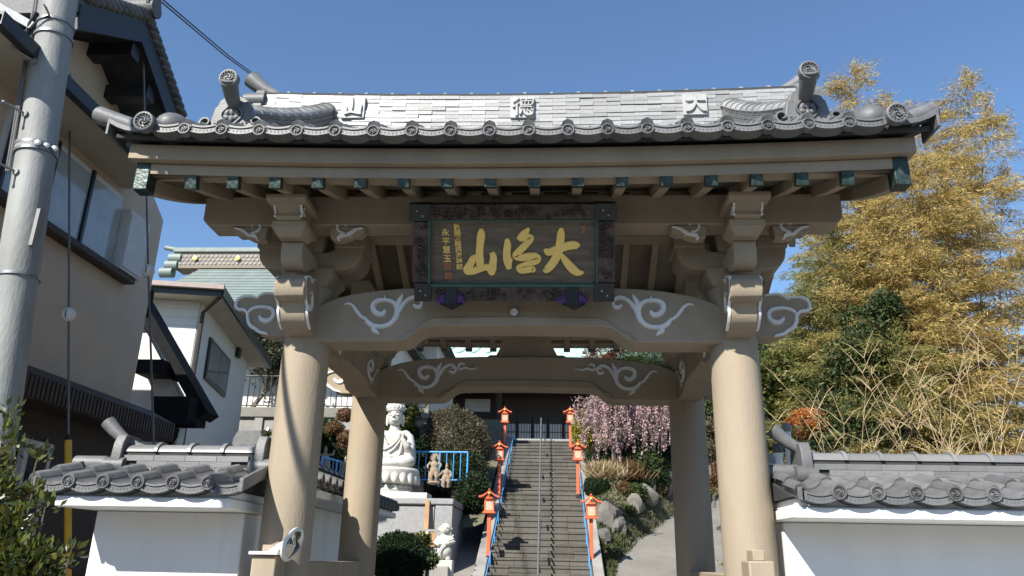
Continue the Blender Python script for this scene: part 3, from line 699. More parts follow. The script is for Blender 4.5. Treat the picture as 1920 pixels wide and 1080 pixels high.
for cx in(400,1412):
    b=MB(); pts=[pq(cx-70,925,.05),pq(cx+95,925,.05),pq(cx+20,985,.04)]
    a=[pq(cx-48,800,.035),pq(cx+48,800,.035),pq(cx+52,925,.10),pq(cx-52,925,.10)]; 
    b.add(a+[p-pn*.06 for p in a],[(0,1,2,3),(7,6,5,4),(0,4,5,1),(1,5,6,2),(2,6,7,3),(3,7,4,0)])
    q=[pq(cx-85,922,.11),pq(cx+105,922,.11),pq(cx+15,990,.06)]; b.add(q+[p-pn*.12 for p in q],[(0,1,2),(5,4,3),(0,3,4,1),(1,4,5,2),(2,5,3,0)])
    br=b.build('hanging_block',M_black,PQ,.004)
    for sd in(-1,1):
        q=[pq(cx+sd*50,850,.05),pq(cx+sd*90,862,.07),pq(cx+sd*135,922,.05),pq(cx+sd*45,930,.09)]
        MB().add(q+[p-pn*.03 for p in q],[(0,1,2,3),(7,6,5,4),(0,4,5,1),(1,5,6,2),(2,6,7,3),(3,7,4,0)]).build('purple_cushion',M_purple,br,.006)
# ================================================================== setting: ground, terraces
M_ground=mat('street_asphalt',(.15,.145,.135),.85,.2,3,.3,80)
M_conc=mat('worn_concrete',(.20,.19,.165),.85,.22,1.2,.35,40,dirt=.45,dirtcol=(.15,.14,.12))
M_conc2=mat('stained_retaining_concrete',(.27,.26,.24),.85,.25,1.5,.25,30,stretch=(1,1,.35),dirt=.5,dirtcol=(.11,.105,.095))
M_stone=mat('stair_stone',(.095,.088,.074),.85,.25,3,.4,30,rnd=.2,dirt=.5,dirtcol=(.06,.055,.048))
M_soil=mat('bank_soil',(.13,.105,.075),.95,.35,4,.5,20,col2=(.10,.10,.05))
M_rock=mat('garden_rock',(.15,.14,.125),.85,.4,3,.6,14,rnd=.2,dirt=.4,dirtcol=(.07,.065,.05))
M_granite=mat('grey_granite',(.27,.27,.268),.6,.15,14,.08,90,dirt=.4,dirtcol=(.16,.16,.157))
M_statue=mat('white_granite_statue',(.50,.485,.44),.7,.12,8,.1,80,dirt=.35,dirtcol=(.32,.31,.28))
M_statue2=mat('brown_stone_statue',(.26,.20,.14),.8,.3,12,.25,50,dirt=.4,dirtcol=(.10,.08,.06))
M_orange=mat('vermilion_paint',(.72,.13,.045),.5,.12,10,.06,50,dirt=.25,dirtcol=(.40,.09,.04))
M_paper=mat('lantern_paper',(.42,.37,.26),.8,.08,12,.03,50)
M_blue=mat('sky_blue_rail_paint',(.06,.30,.62),.45,.15,10,.08,50,dirt=.2,dirtcol=(.12,.25,.36))
M_steel=mat('galvanised_steel',(.26,.265,.27),.42,.15,14,.1,60,metal=.55)
M_polesteel=mat('weathered_pole_steel',(.25,.255,.245),.65,.22,5,.2,50,metal=0,stretch=(1,1,.25),dirt=.5,dirtcol=(.16,.165,.16))
M_blackm=mat('black_metal',(.02,.02,.022),.45,.2,12,.05,50)
M_wallb=mat('taupe_render',(.55,.455,.35),.85,.06,3,.25,120)
M_cream=mat('cream_soffit',(.42,.38,.30),.8,.08,3,.05,50)
M_browndark=mat('dark_brown_timber',(.045,.03,.022),.65,.35,8,.2,30,stretch=(1,1,6))
M_shutter=mat('grey_shutter',(.58,.58,.59),.5,.08,8,.05,50)
M_housew=mat('white_siding',(.66,.65,.60),.8,.05,4,.08,60)
M_house2=mat('pale_grey_siding',(.50,.51,.48),.8,.05,4,.08,60)
M_slate=mat('grey_slate_roof',(.085,.085,.088),.6,.25,10,.2,40,rnd=.2)
M_copperroof=mat('green_copper_roof',(.165,.205,.192),.55,.14,2.5,.1,30,stretch=(1,.3,.3),dirt=.4,dirtcol=(.12,.155,.145))
M_copperroof2=mat('mint_copper_roof',(.42,.60,.53),.5,.1,2.5,.1,30)
M_glass=mat('dark_window_glass',(.02,.025,.03),.08,.2,3,0,30,spec=.9)
M_curtain=mat('window_curtain_glass',(.34,.37,.38),.12,.15,3,0,30,spec=.8)
M_goldp=mat('gold_disc',(.62,.40,.10),.4,.1,12,.05,50,metal=.3)
M_ridgetex=mat('patterned_ridge',(.21,.18,.14),.8,.5,30,.5,30)
M_yellow=mat('yellow_guard',(.72,.42,.03),.45,.08,8,.05,40)
M_porc=mat('white_porcelain',(.75,.75,.72),.2,.05,8,0,40)
M_wire=mat('wire_steel',(.16,.16,.16),.5,.1,20,.1,60,metal=.4)
M_mirror=mat('mirror_glass',(.55,.57,.6),.03,.02,4,0,30,metal=1)
M_woodpost=mat('wood_stake',(.42,.24,.10),.7,.3,6,.2,30,stretch=(1,1,.2))
g=MB(); 
def gz(x,y):
    z=0
    if y>3: z=.05*(min(y,10)-3)
    if y>10: z+=.30*(min(y,24.2)-10)
    if -1.355<x<1.295 and y>10.1: z-=1.2
    return z
xs=[-120,-40,-20,-12,-8,-6,-4,-2,-1.37,-1.35,0,1.29,1.31,2,4,6,8,12,20,40,120]; ys=[-60,-20,-8,-4,0,3,4,6,8,10,10.15,12,13,14,15,16,17,18,19,20,21,22,23,24,24.2,30,40,60,400]
g.add([(x,y,gz(x,y)) for y in ys for x in xs],[(j*len(xs)+i,j*len(xs)+i+1,(j+1)*len(xs)+i+1,(j+1)*len(xs)+i) for j in range(len(ys)-1) for i in range(len(xs)-1)])
g.build('ground',M_conc,kind='structure')
# street sheet in front of the gate
MB().add([(-60,-40,.004),(60,-40,.004),(60,-.9,.004),(-60,-.9,.004)],[(0,1,2,3)]).build('street',M_ground,kind='structure')
# pale path climbing to the right of the stairs
M_path=mat('pale_path_concrete',(.185,.175,.152),.85,.2,1.0,.3,35,dirt=.5,dirtcol=(.12,.115,.10))
pth=MB(); py2=[9.5,10,11,12,13,14,15,16,17,18,19,20,21,22,23,24]; pth.add([(x,y,gz(6,y)+.006) for y in py2 for x in(1.45,8)],[(2*j,2*j+1,2*j+3,2*j+2) for j in range(len(py2)-1)]); pth.build('path',M_path,kind='structure')
# unseen house fronts, added behind the viewer to cut light under the gate
M_opp=mat('blocker_house_render',(.20,.18,.15),.85,.2,2,.1,40)
op=MB()
for x0_,x1_,h in((-30,-19,5.2),(-18.2,-9,4.7),(-8.4,1,5.4),(1.6,11,4.6),(11.8,22,5.2),(22.6,34,4.9)):
    op.box(x0_,x1_,-27,-17.5,0,h-1.6); op.prism([(-28,h-1.6),(-16.8,h-1.6),(-22.4,h+.9)],x0_-.3,x1_+.3,'x')
    for k in range(3):
        for zz_ in(.9,): xx=x0_+1+k*(x1_-x0_-2)/3; op.box(xx,xx+1.6,-17.5,-17.44,zz_,zz_+1.3)
op.build('unseen_blocker_houses',M_opp,kind='structure')
# ================================================================== tiled walls
ME_tile2=tile_mesh(.2513,.27,'coping_tile'); ME_disc2=disc_mesh(.05,'coping_end_tile'); ME_apron2=apron_mesh(.2513,'coping_apron')
mn=MB().box(-.123,.123,-.02,.03,-.021,.021); ME_noshi2=mn.mesh('coping_ridge_tile'); ME_noshi2.materials.append(M_ridge2:=mat('grey_ridge_tile',(.18,.18,.178),.45,.16,9,.1,50,rnd=.2,spec=.6,dirt=.4,dirtcol=(.12,.12,.12)))
ME_gan2=ME_gan.copy(); ME_gan2.materials.clear(); ME_gan2.materials.append(M_ridge2)
def tiled_wall(label,L,n,x_first,loc,rz,horn=(1,1),zz=0,rows=2,body=(0,0),light=False,ridge_in=(.2,.2),thick=.34,full=True):
    """local frame: x along the wall, front faces -y; eave discs at x_first+i*.2513"""
    T=thing('tiled_wall',label,'wall',loc); T.rotation_euler=(0,0,rz); ORG[T.name]=Vector((0,0,0))
    H=1.955+zz; b0,b1=body
    MB().box(b0,b1,-.0,-.06+thick,0,H-.058).build('wall_body',M_plaster,T,.01)
    MB().box(b0-.05,b1+.05,-.47,-.06+thick+.25,H-.055,H+.02).build('cornice',M_plaster,T,.012)
    MB().box(b0-.03,b1+.03,-.42,-.06+thick+.22,H+.023,H+.082).build('frieze',M_plaster,T,.01)
    e0=(-.52,H+.10); sp=math.atan(.31); Yr=-.06+thick/2
    # deck below tiles
    d=MB(); d.prism([(-.46,H+.085),(Yr,H+.085+(Yr+.46)*.29),(2*Yr+.46,H+.085),],b0-.06,b1+.06,'x'); d.build('coping_core',M_soot,T)
    for side in((0,1) if full else (0,)):
        for i in range(n):
            for r in range(rows):
                x=x_first+.2513*i; y=e0[0]+r*.225; z=e0[1]+r*.225*.31
                if side==0: piece('coping_tile',ME_tile2,T,(x,y,z+random.uniform(-.003,.003)),rot=(sp,0,random.uniform(-.015,.015)))
                elif r<2: piece('coping_tile',ME_tile2,T,(x+.2513,2*Yr-y,z),rot=(sp,0,math.pi))
            if side==0:
                piece('coping_end_tile',ME_disc2,T,(x_first+.2513*i,e0[0]-.02,e0[1]+.014),rot=(-.03,random.uniform(0,6.28),0))
                piece('coping_apron',ME_apron2,T,(x_first+.2513*i,e0[0]-.006,e0[1]+.022),rot=(-.05,0,0))
    # left-hand first pan and verge strips
    piece('coping_apron',ME_apron2,T,(x_first-.2513,e0[0]-.006,e0[1]+.022),rot=(-.05,0,0))
    for r in range(rows): piece('coping_tile',ME_tile2,T,(x_first-.2513,e0[0]+r*.225,e0[1]+r*.225*.31),rot=(sp,0,0))
    for xe in(x_first-.2513-.02,x_first+.2513*n-.03):
        m=MB(); yb=Yr-.02
        m.add([(xe+dx,y,z) for dx in(0,.032) for y,z in((e0[0]-.01,e0[1]-.045),(yb,e0[1]+(yb-e0[0])*.31-.04),(yb,e0[1]+(yb-e0[0])*.31+.05),(e0[0]-.01,e0[1]+.05))],[(0,1,2,3),(7,6,5,4),(0,4,5,1),(1,5,6,2),(2,6,7,3),(3,7,4,0)])
        m.build('verge_tile',M_tile,T,.006)
        m=MB().tube([(xe+.025-.09,Yr-.05,e0[1]+.20),(xe+.025+.16,Yr-.05,e0[1]+.20)],.06,14); m.build('verge_roll',M_tile,T)
    r0=x_first-.2513+ridge_in[0]; r1=x_first+.2513*n-ridge_in[1]; zr0=e0[1]+(Yr-e0[0])*.31-.035
    core=MB().box(r0,r1,Yr-.10,Yr+.10,zr0-.06,zr0+.13).build('ridge',M_soot,T)
    mtile=ME_noshi2
    for r in range(3):
        x=r0+(.12 if r%2 else 0)
        while x+.25<r1+.02:
            piece('coping_ridge_tile',mtile,core,(x+.125,Yr-.11+.004*r,zr0-.01+.045*r),rot=(0,random.uniform(-.006,.006),random.uniform(-.01,.01))); x+=.2495
    x=r0
    while x<r1-.1:
        o=piece('ridge_cap_tile',ME_gan2,core,(x+.13,Yr,zr0+.13),scale=(.96,1.3,1.05)); x+=.2637
    for k,xe,sd in((0,r0,-1),(1,r1,1)):
        et=MB().prism([(Yr+a*.75,zr0+b*.62-.0) for a,b in ey],min(xe,xe+sd*.08),max(xe,xe+sd*.08),'x').build('ridge_end_tile',M_tile,core,.008)
        m=MB().tube([(xe-sd*.03,Yr-.11,zr0+.02),(xe+sd*.13,Yr-.11,zr0+.02)],.065,14); m.build('end_roll',M_tile,et)
        if horn[k]:
            pts=[];rr=[]
            for j in range(8):
                t=j/7; pts.append((xe+sd*(-.16+.40*t),Yr,zr0+.165+.0*t+.21*t*t)); rr.append(.022+.036*t)
            m=MB().tube(pts,rr,14); m.build('ridge_horn',M_tile,et)
    return T
xd=atY(1573.7,931,-.52).x
tiled_wall('white plastered wall with grey tiled coping, right of the gate',6,16,xd,(0,0,0),0,horn=(1,0),body=(1.955,xd+16*.2513),ridge_in=(.26,0))
xl=atY(128,912,-.52).x
tiled_wall('short white plastered wall with tiled coping and upturned ridge horns, left of the gate',2,5,xl,(0,.0,0),0,body=(xl-.06,-2.03),ridge_in=(.32,.14))
tiled_wall('white wall with dark tiled coping running back inside the gate',5,17,-.6,(-2.48,2.0,.24),math.pi/2,horn=(0,0),body=(-.8,3.7),full=False)
# ================================================================== stone stairs
ST=tag(MB().box(-1.45,1.35,9.5,10.0,-.5,.2).build('stone_stairs',M_stone,kind='structure'))
y0=10.2; rise=.165; run=.3855; nst=34; z0=1.37-.428*(13-y0)
core=MB(); 
core.prism([(y0,z0-1.5),(y0,z0-.02)]+[(y0+nst*run,z0+nst*rise-.1),(y0+nst*run,z0-1.5)],-1.2,1.15,'x'); core.build('stair_core',M_stone,ST)
bl={}
def blk(w):
    k=round(w,3)
    if k not in bl:
        me=MB().box(0,w-.008,.022,run+.09,-rise+.004,-.055).box(.0,w-.008,.0,run+.09,-.054,0).mesh('stone_block'); me.materials.append(M_stone); bl[k]=me
    return bl[k]
for i in range(nst):
    y=y0+i*run; z=z0+(i+1)*rise; xl_=-1.22; xr_=1.18
    ws=random.choice([[.6,.8,.5,.5],[.8,.6,.6,.4],[.5,.7,.7,.5],[.7,.5,.4,.8]]); x=xl_
    for w in ws:
        piece('stone_block',blk(w),ST,(x,y+random.uniform(-.008,.008),z+random.uniform(-.006,.004)),rot=(0,0,random.uniform(-.006,.006))); x+=w
# landing
MB().box(-1.6,1.5,y0+nst*run+.05,y0+nst*run+.5,4.6,z0+nst*rise+.13).build('landing_slab',M_granite,ST,.02)
# stringers at both sides
def onst(y): return z0+(y-y0)*rise/run
for sx,xx in((-1,-1.36),(1,1.30)):
    p=[(y0,z0-1),(y0,onst(y0)+.22),(y0+nst*run,onst(y0+nst*run)+.22),(y0+nst*run,z0-1)]
    MB().prism(p,xx-.13,xx+.13,'x').build('stringer',M_conc2,ST,.02)
# centre handrail
HR=thing('centre_handrail','slim grey steel handrail running up the middle of the stone stairs','handrail',(0,y0,z0))
a=Vector((-.02,y0+.6,onst(y0+.6)+.80)); b=Vector((-.16,y0+nst*run-.2,onst(y0+nst*run-.2)+.95))
MB().tube([a,b],.022,10).build('rail',M_steel,HR)
for t in(0,.17,.33,.5,.66,.83,1):
    p=a.lerp(b,t); MB().tube([(p.x,p.y,onst(p.y)-.05),p],.024,8).build('post',M_steel,HR)
for nm,xx in(('left',-1.17),('right',1.12)):
    H=thing('stair_handrail','sky blue steel handrail along the %s edge of the stone stairs'%nm,'handrail',(xx,y0,z0),group='blue stair handrails')
    a=Vector((xx,y0+.4,onst(y0+.4)+.34)); b=Vector((xx,y0+nst*run-.3,onst(y0+nst*run-.3)+.34))
    MB().tube([a,b],.013,8).build('rail',M_blue,H)
    for k in range(11):
        p=a.lerp(b,k/10); MB().tube([(p.x,p.y,onst(p.y)-.05),p],.014,8).build('post',M_blue,H)
# ================================================================== vermilion lantern posts
def make_lantern():
    T=thing('lantern_post','x','lantern',(0,0,0),'vermilion lantern posts flanking the stairs')
    MB().box(-.07,.07,-.07,.07,0,.16).build('base',M_blackm,T,.01)
    MB().box(-.055,.055,-.055,.055,.16,1.38).build('post',M_orange,T,.006)
    MB().box(-.19,.19,-.19,.19,1.38,1.43).build('tray',M_orange,T,.006)
    hb=MB(); 
    for sx in(-1,1):
        for sy in(-1,1): hb.box(min(sx*.15,sx*.115),max(sx*.15,sx*.115),min(sy*.15,sy*.115),max(sy*.15,sy*.115),1.43,1.80)
    hb.box(-.15,.15,-.15,.15,1.43,1.475); hb.box(-.15,.15,-.15,.15,1.745,1.80); hb.build('lamp_house',M_orange,T)
    for k in range(4):
        a=k*math.pi/2; p=MB().obox((0,-.128,1.61),(.225,.012,.265)); me=p.mesh('paper_pane'); me.materials.append(M_paper); piece('paper_pane',me,T,(0,0,0),rot=(0,0,a))
    r=MB(); n=9; vs=[]; xs=[-.32+.64*i/(n-1) for i in range(n)]
    for yy in(-.26,.26):
        for dz in(0,.045):
            for x in xs:
                u=abs(x)/.32; vs.append((x,yy,1.80+.22*(1-u)**1.35+.045*u*u*u+dz))
    f=[]
    for i in range(n-1): f+=[(n+i,n+i+1,3*n+i+1,3*n+i),(i,2*n+i,2*n+i+1,i+1),(i,i+1,n+i+1,n+i),(2*n+i,3*n+i,3*n+i+1,2*n+i+1)]
    f+=[(0,n,3*n,2*n),(n-1,3*n-1,4*n-1,2*n-1)]
    r.add(vs,f); rf=r.build('roof',M_orange,T)
    m=MB(); m.prism([(-.13,1.80),(.13,1.80),(0,1.95)],-.20,.20,'y'); m.build('gable',M_orange,rf)
    m=MB().box(-.025,.025,-.28,.28,2.055,2.10); m.build('ridge',M_orange,rf,.008)
    m=MB().ell((0,-.255,1.96),(.05,.02,.05),10,6); m.build('pendant',M_goldp,rf)
    return T
lan=make_lantern(); first=True
for nm,px,py,y in(('lowest lantern left of the stairs, nearest the gate',918,945,13.2),('lowest lantern right of the stairs, nearest the gate',1108,955,13.2),('middle lantern left of the stairs',937,850,17.3),('middle lantern right of the stairs',1083,850,17.3),('topmost lantern left of the stairs by the hall',947,782,22.0),('topmost lantern right of the stairs by the hall',1069,782,22.0)):
    p=atY(px,py,y); l=(p.x,p.y,p.z-1.66*.78)
    lab='vermilion post lantern, '+nm
    if first: lan.location=l; lan.scale=(.78,)*3; lan['label']=lab; first=False
    else: copy_tree(lan,l,sc=.78,label=lab)
# ================================================================== statue terrace
TB=thing('stone_plinth','large grey granite plinth block with panelled front below the white statue','plinth',(-3.6,13,.9))
MB().box(-6.5,-2.16,13.02,17,1.0,2.80).build('core',M_granite,TB)
MB().box(-6.6,-2.06,12.92,17.05,2.80,2.95).build('cap',M_granite,TB,.03)
for x0,x1 in((-6.5,-5.3),(-5.28,-3.9),(-3.88,-2.52)): MB().box(x0,x1,12.985,13.01,1.2,2.78).build('panel',M_granite,TB,.01)
MB().box(-2.49,-2.08,12.95,13.3,1.0,2.79).build('pillar',M_granite,TB,.02)
for k in range(4): MB().box(-2.15,-2.09,13.35+.9*k,14.2+.9*k,1.2,2.78).build('side_panel',M_granite,TB,.01)
MB().box(-3.6,-2.75,13.2,14.0,2.96,3.10).build('offering_slab',M_statue,TB,.01)
MB().box(-4.6,-1.95,11.6,12.2,.9,1.45).build('low_kerb',M_conc2,TB,.03)
# figure builder: union of blobs, remeshed into one continuous skin
def figure(name,blobs,voxel,mt,parent,sm=6):
    m=MB()
    for b in blobs:
        if b[0]=='e': m.ell(b[1],b[2],14,9,b[3] if len(b)>3 else None)
        else: m.tube(b[1],b[2],10)
    o=m.build(name,mt,parent)
    r=o.modifiers.new('r','REMESH'); r.mode='VOXEL'; r.voxel_size=voxel; r.use_smooth_shade=True
    s=o.modifiers.new('s','SMOOTH'); s.iterations=sm; s.factor=.5
    return o
SX,SY,SZ=-3.87,14.3,3.0
KN=thing('seated_statue','tall white stone seated figure with crown and raised hand on a lotus pedestal','statue',(SX,SY,SZ))
def S(x,y,z): return (SX+x,SY+y,SZ+z)
MB().box(SX-.62,SX+.62,SY-.62,SY+.62,2.96,3.16).build('pedestal_base',M_statue,KN,.02)
MB().lathe([(.56,.16),(.58,.22),(.50,.30),(.44,.36)],(SX,SY,SZ),(0,0,1),28).build('lotus_core',M_statue,KN)
me=MB().ell((0,-.50,.27),(.105,.05,.085),8,6).mesh('lower_petal'); me.materials.append(M_statue)
for k in range(18): piece('lower_petal',me,KN,(SX,SY,SZ),rot=(0,0,2*math.pi*k/18))
MB().lathe([(.46,.34),(.62,.40),(.70,.52),(.72,.70),(.68,.76),(.3,.77)],(SX,SY,SZ),(0,0,1),32).build('lotus_bowl',M_statue,KN)
m=MB(); m.ell((0,-.665,.555),(.105,.07,.21),10,8,Matrix.Rotation(-.28,3,'X')); me=m.mesh('upper_petal'); me.materials.append(M_statue)
for k in range(20): piece('upper_petal',me,KN,(SX,SY,SZ),rot=(0,0,2*math.pi*k/20))
zb_=.76
figure('body',[('e',S(0,.02,zb_+.17),(.60,.46,.20)),('e',S(-.36,-.18,zb_+.17),(.28,.28,.17)),('e',S(.36,-.18,zb_+.17),(.28,.28,.17)),('e',S(0,-.28,zb_+.12),(.36,.22,.12)),
 ('e',S(0,.03,zb_+.45),(.36,.26,.34)),('e',S(0,.04,zb_+.75),(.37,.24,.27)),('e',S(-.29,.04,zb_+.86),(.16,.17,.15)),('e',S(.29,.04,zb_+.86),(.16,.17,.15)),
 ('t',[S(0,.02,zb_+.88),S(0,0,zb_+1.14)],[.16,.13]),
 ('t',[S(.38,.03,zb_+.86),S(.46,-.04,zb_+.58),S(.45,-.16,zb_+.40),S(.40,-.30,zb_+.56),S(.30,-.36,zb_+.72)],[.13,.13,.13,.09,.06]),
 ('t',[S(-.38,.03,zb_+.86),S(-.47,-.02,zb_+.58),S(-.44,-.16,zb_+.36),S(-.2,-.34,zb_+.32),S(-.02,-.38,zb_+.30)],[.13,.13,.13,.10,.07]),
 ('t',[S(.50,-.02,zb_+.5),S(.53,-.05,zb_+.2),S(.5,-.1,zb_+.03)],[.10,.09,.06]),
 ('e',S(.29,-.385,zb_+.78),(.045,.03,.06)),('e',S(.0,-.40,zb_+.28),(.1,.06,.04)),
 ],.032,M_statue,KN,5)
m=MB()   # raised hand fingers
for k,(dx,h) in enumerate(((-.045,.10),(-.018,.12),(.008,.115),(.033,.095))): m.tube([S(.29+dx,-.39,zb_+.80),S(.29+dx*1.2,-.405,zb_+.80+h*.6),S(.29+dx*1.25,-.395,zb_+.80+h)],[.014,.013,.009],7)
m.tube([S(.25,-.38,zb_+.78),S(.225,-.41,zb_+.82),S(.235,-.425,zb_+.85)],[.016,.014,.01],7)
m.build('raised_hand_fingers',M_statue,KN)
fold=MB()
for st in ([(.27,.92,.05),(.05,.62,.07),(-.2,.48,.07),(-.38,.42,.04)],[(.30,.88,.04),(.14,.60,.06),(-.06,.40,.06),(-.34,.30,.04)],[(-.28,.92,.04),(-.2,.75,.05),(-.1,.62,.03)],[(.28,.90,.07),(.25,.6,.08),(.2,.35,.08),(.08,.2,.06)],[(-.5,.22,.04),(-.2,.12,.05),(.05,.10,.05),(.3,.14,.04)],[(-.42,.30,.03),(-.1,.2,.05),(.2,.26,.04)]):
    def surf(a,b,t):
        y=-.02-.25*math.sqrt(max(0,1-(a/.62)**2))-(.14*max(0,1-b/.45) if b<.45 else 0)
        return S(a,y-t+.02,zb_+b)
    fold.ribbon([(a,b,c) for a,b,c in st],surf,-.03,.02,sub=4)
fold.build('robe_fold',M_statue,KN)
hz=zb_+1.30
head=figure('head',[('e',S(0,-.02,hz),(.165,.18,.225)),('e',S(0,-.06,hz-.09),(.12,.13,.12)),('t',[S(0,-.195,hz+.04),S(0,-.225,hz-.03)],[.018,.03]),
 ('t',[S(-.17,0,hz+.05),S(-.175,0,hz-.12),S(-.165,0,hz-.2)],[.035,.03,.022]),('t',[S(.17,0,hz+.05),S(.175,0,hz-.12),S(.165,0,hz-.2)],[.035,.03,.022]),('t',[S(-.05,-.185,hz-.095),S(0,-.20,hz-.1),S(.05,-.185,hz-.095)],[.012,.022,.012])],.016,M_statue,KN,2)
for sx in(-1,1):
    m=MB(); m.ribbon([(sx*.025,hz+.03,.008),(sx*.065,hz+.018,.018),(sx*.11,hz+.03,.008)],lambda a,b,t:S(a,-.19+.5*a*a*3-t,b),-.02,.012); m.build('eyelid',M_statue,head)
    m=MB(); m.ribbon([(sx*.02,hz+.07,.008),(sx*.07,hz+.095,.016),(sx*.13,hz+.07,.006)],lambda a,b,t:S(a,-.185+.5*a*a*3-t,b),-.02,.008); m.build('brow',M_statue,head)
MB().lathe([(.19,.12),(.205,.16),(.20,.24),(.185,.25),(.19,.33),(.165,.345),(.165,.42),(.12,.46),(0,.47)],S(0,.0,hz),(0,0,1),24).build('crown',M_statue,KN)
me=MB().ell((0,-.195,0),(.034,.02,.05),8,6).mesh('crown_leaf'); me.materials.append(M_statue)
for k in range(16): piece('crown_leaf',me,KN,S(0,0,hz+.2),rot=(0,0,2*math.pi*k/16))
for k in range(14): piece('crown_leaf',me,KN,S(0,0,hz+.30),rot=(0,0,2*math.pi*k/14+.2),scale=(.93,.93,.9))
hs=1.22
for o_ in list(KN.children):
    if o_.name.split('.')[0] in('head','crown','crown_leaf'):
        pv_=Vector((0,0,hz-.2)); o_.location=pv_+(o_.location-pv_)*hs; o_.scale=Vector(o_.scale)*hs
# small brown guardians
def guardian(label,px,py,y,h,arms,halo):
    b=atY(px,py,y); X,Y_,Z_=b
    T=thing('guardian_statue',label,'statue',b); k=h/1.0
    P=lambda x,yy,z:(X+x*k,Y_+yy*k,Z_+z*k)
    if halo: MB().ell(P(0,0,.05),(.24*k,.2*k,.07*k),12,6).build('rock_base',M_statue2,T)
    bl=[('t',[P(-.07,0,.05),P(-.10,-.03,.25),P(-.06,0,.45)],[.06*k,.075*k,.1*k]),('t',[P(.09,0,.05),P(.10,-.05,.25),P(.05,0,.45)],[.06*k,.075*k,.1*k]),('e',P(0,0,.47),(.14*k,.11*k,.14*k)),('e',P(0,0,.65),(.13*k,.1*k,.16*k)),('e',P(0,-.01,.88),(.065*k,.075*k,.09*k)),('t',[P(0,0,.72),P(0,0,.86)],[.05*k,.045*k]),('t',[P(-.16,.02,.1),P(-.15,.02,.4),P(-.1,0,.55)],[.05*k,.06*k,.05*k]),('t',[P(.16,.02,.1),P(.15,.02,.4),P(.1,0,.55)],[.05*k,.06*k,.05*k])]
    for a in arms: bl.append(('t',[P(*q) for q in a],[.05*k,.045*k,.035*k,.03*k][:len(a)]))
    bl.append(('e',P(0,.0,.985),(.035*k,.04*k,.05*k)))
    figure('body',bl,.022*k,M_statue2,T,3)
    if halo:
        m=MB()
        for i in range(24):
            a=2*math.pi*i/24; m.tube([P(.13*math.cos(a),.06,.92+.13*math.sin(a)),P(.19*math.cos(a),.06,.92+.19*math.sin(a))],[.012*k,.004*k],5)
        m.lathe([(.125*k,-.01),(.14*k,-.01),(.14*k,.01),(.125*k,.01)],P(0,.06,.92),(0,1,0),24); m.build('halo',M_statue2,T)
guardian('brown stone guardian with rayed halo striding on a rock, right of the white statue',813,908,13.35,.70,[[(-.13,0,.76),(-.24,-.05,.62),(-.2,-.14,.52)],[(.13,0,.76),(.24,-.03,.66),(.22,-.12,.56)]],True)
guardian('small brown robed stone figure with arm held out beside the haloed guardian',836,917,13.0,.60,[[(-.13,0,.72),(-.22,-.06,.58),(-.32,-.08,.5)],[(.13,0,.72),(.2,-.03,.58),(.2,-.1,.46)]],False)
guardian('brown stone guardian raising both arms, seen between the left gate pillars',606,893,13.4,.72,[[(-.13,0,.74),(-.26,0,.7),(-.34,0,.84)],[(.13,0,.74),(.26,0,.72),(.32,-.02,.9)]],False)
guardian('small brown stone figure behind the blue rail between the left gate pillars',645,898,13.3,.55,[[(-.13,0,.74),(-.2,-.04,.6),(-.1,-.14,.55)],[(.13,0,.74),(.2,-.04,.6),(.1,-.14,.55)]],False)
# child monk statue
b=atY(833,1050,11.9); X,Y_,Z_=b
T=thing('child_monk_statue','white stone smiling child monk figure sweeping, on a small block before the plinth','statue',b)
MB().box(X-.2,X+.2,Y_-.18,Y_+.18,Z_-.35,Z_+.0).build('block',M_statue,T,.02)
P=lambda x,y,z:(X+x,Y_+y,Z_+z)
figure('body',[('e',P(0,0,.64),(.135,.13,.135)),('e',P(0,0,.40),(.15,.12,.16)),('e',P(0,.0,.2),(.17,.14,.16)),('t',[P(-.08,0,.0),P(-.08,0,.15)],[.06,.07]),('t',[P(.08,0,0),P(.08,0,.15)],[.06,.07]),('t',[P(-.12,0,.47),P(-.2,-.06,.36),P(-.1,-.15,.3)],[.06,.055,.045]),('t',[P(.12,0,.47),P(.2,-.06,.38),P(.06,-.16,.34)],[.06,.055,.045]),('e',P(.135,0,.64),(.03,.03,.045)),('e',P(-.135,0,.64),(.03,.03,.045)),('e',P(0,-.13,.62),(.02,.02,.02))],.02,M_statue,T,3)
MB().tube([P(.2,-.14,.52),P(-.2,-.2,.08)],.018,8).build('broom_handle',M_statue,T); MB().tube([P(-.2,-.2,.08),P(-.3,-.22,-.02)],[.03,.07],8).build('broom_head',M_statue,T)
m=MB()
for sx in(-1,1): m.ribbon([(sx*.02,.66,.006),(sx*.05,.675,.012),(sx*.085,.66,.006)],lambda a,b_,t:P(a,-.128+a*a*4-t,b_),-.01,.006)
m.ribbon([(-.04,.585,.006),(0,.57,.014),(.04,.585,.006)],lambda a,b_,t:P(a,-.125+a*a*4-t,b_),-.01,.006); m.build('face_lines',M_statue2,T)
# wooden stakes leaning on the plinth
for k,(x0_,y0_,x1_,y1_,lab) in enumerate(((795,1000,802,938,'tall orange brown wooden stake leaning against the granite plinth'),)):
    a=atY(x0_,y0_+60,12.7); b=atY(x1_,y1_,12.9); MB().beam(a,b,.10,.05,(0,1,0)).build('wooden_stake',M_woodpost,label=lab,cat='stake')
T=thing('prayer_tablet_rack','low rack of small wooden tablets before the granite plinth','rack',atY(785,1010,12.6))
p=atY(785,1003,12.6); MB().box(p.x-.45,p.x+.45,12.58,12.64,p.z+.08,p.z+.13).build('rail',M_granite,T)
for k in range(6): MB().box(p.x-.42+.14*k,p.x-.31+.14*k,12.54,12.57,p.z-.25+random.uniform(-.02,.02),p.z+.06).build('tablet',M_woodpost if k%2 else M_conc,T)
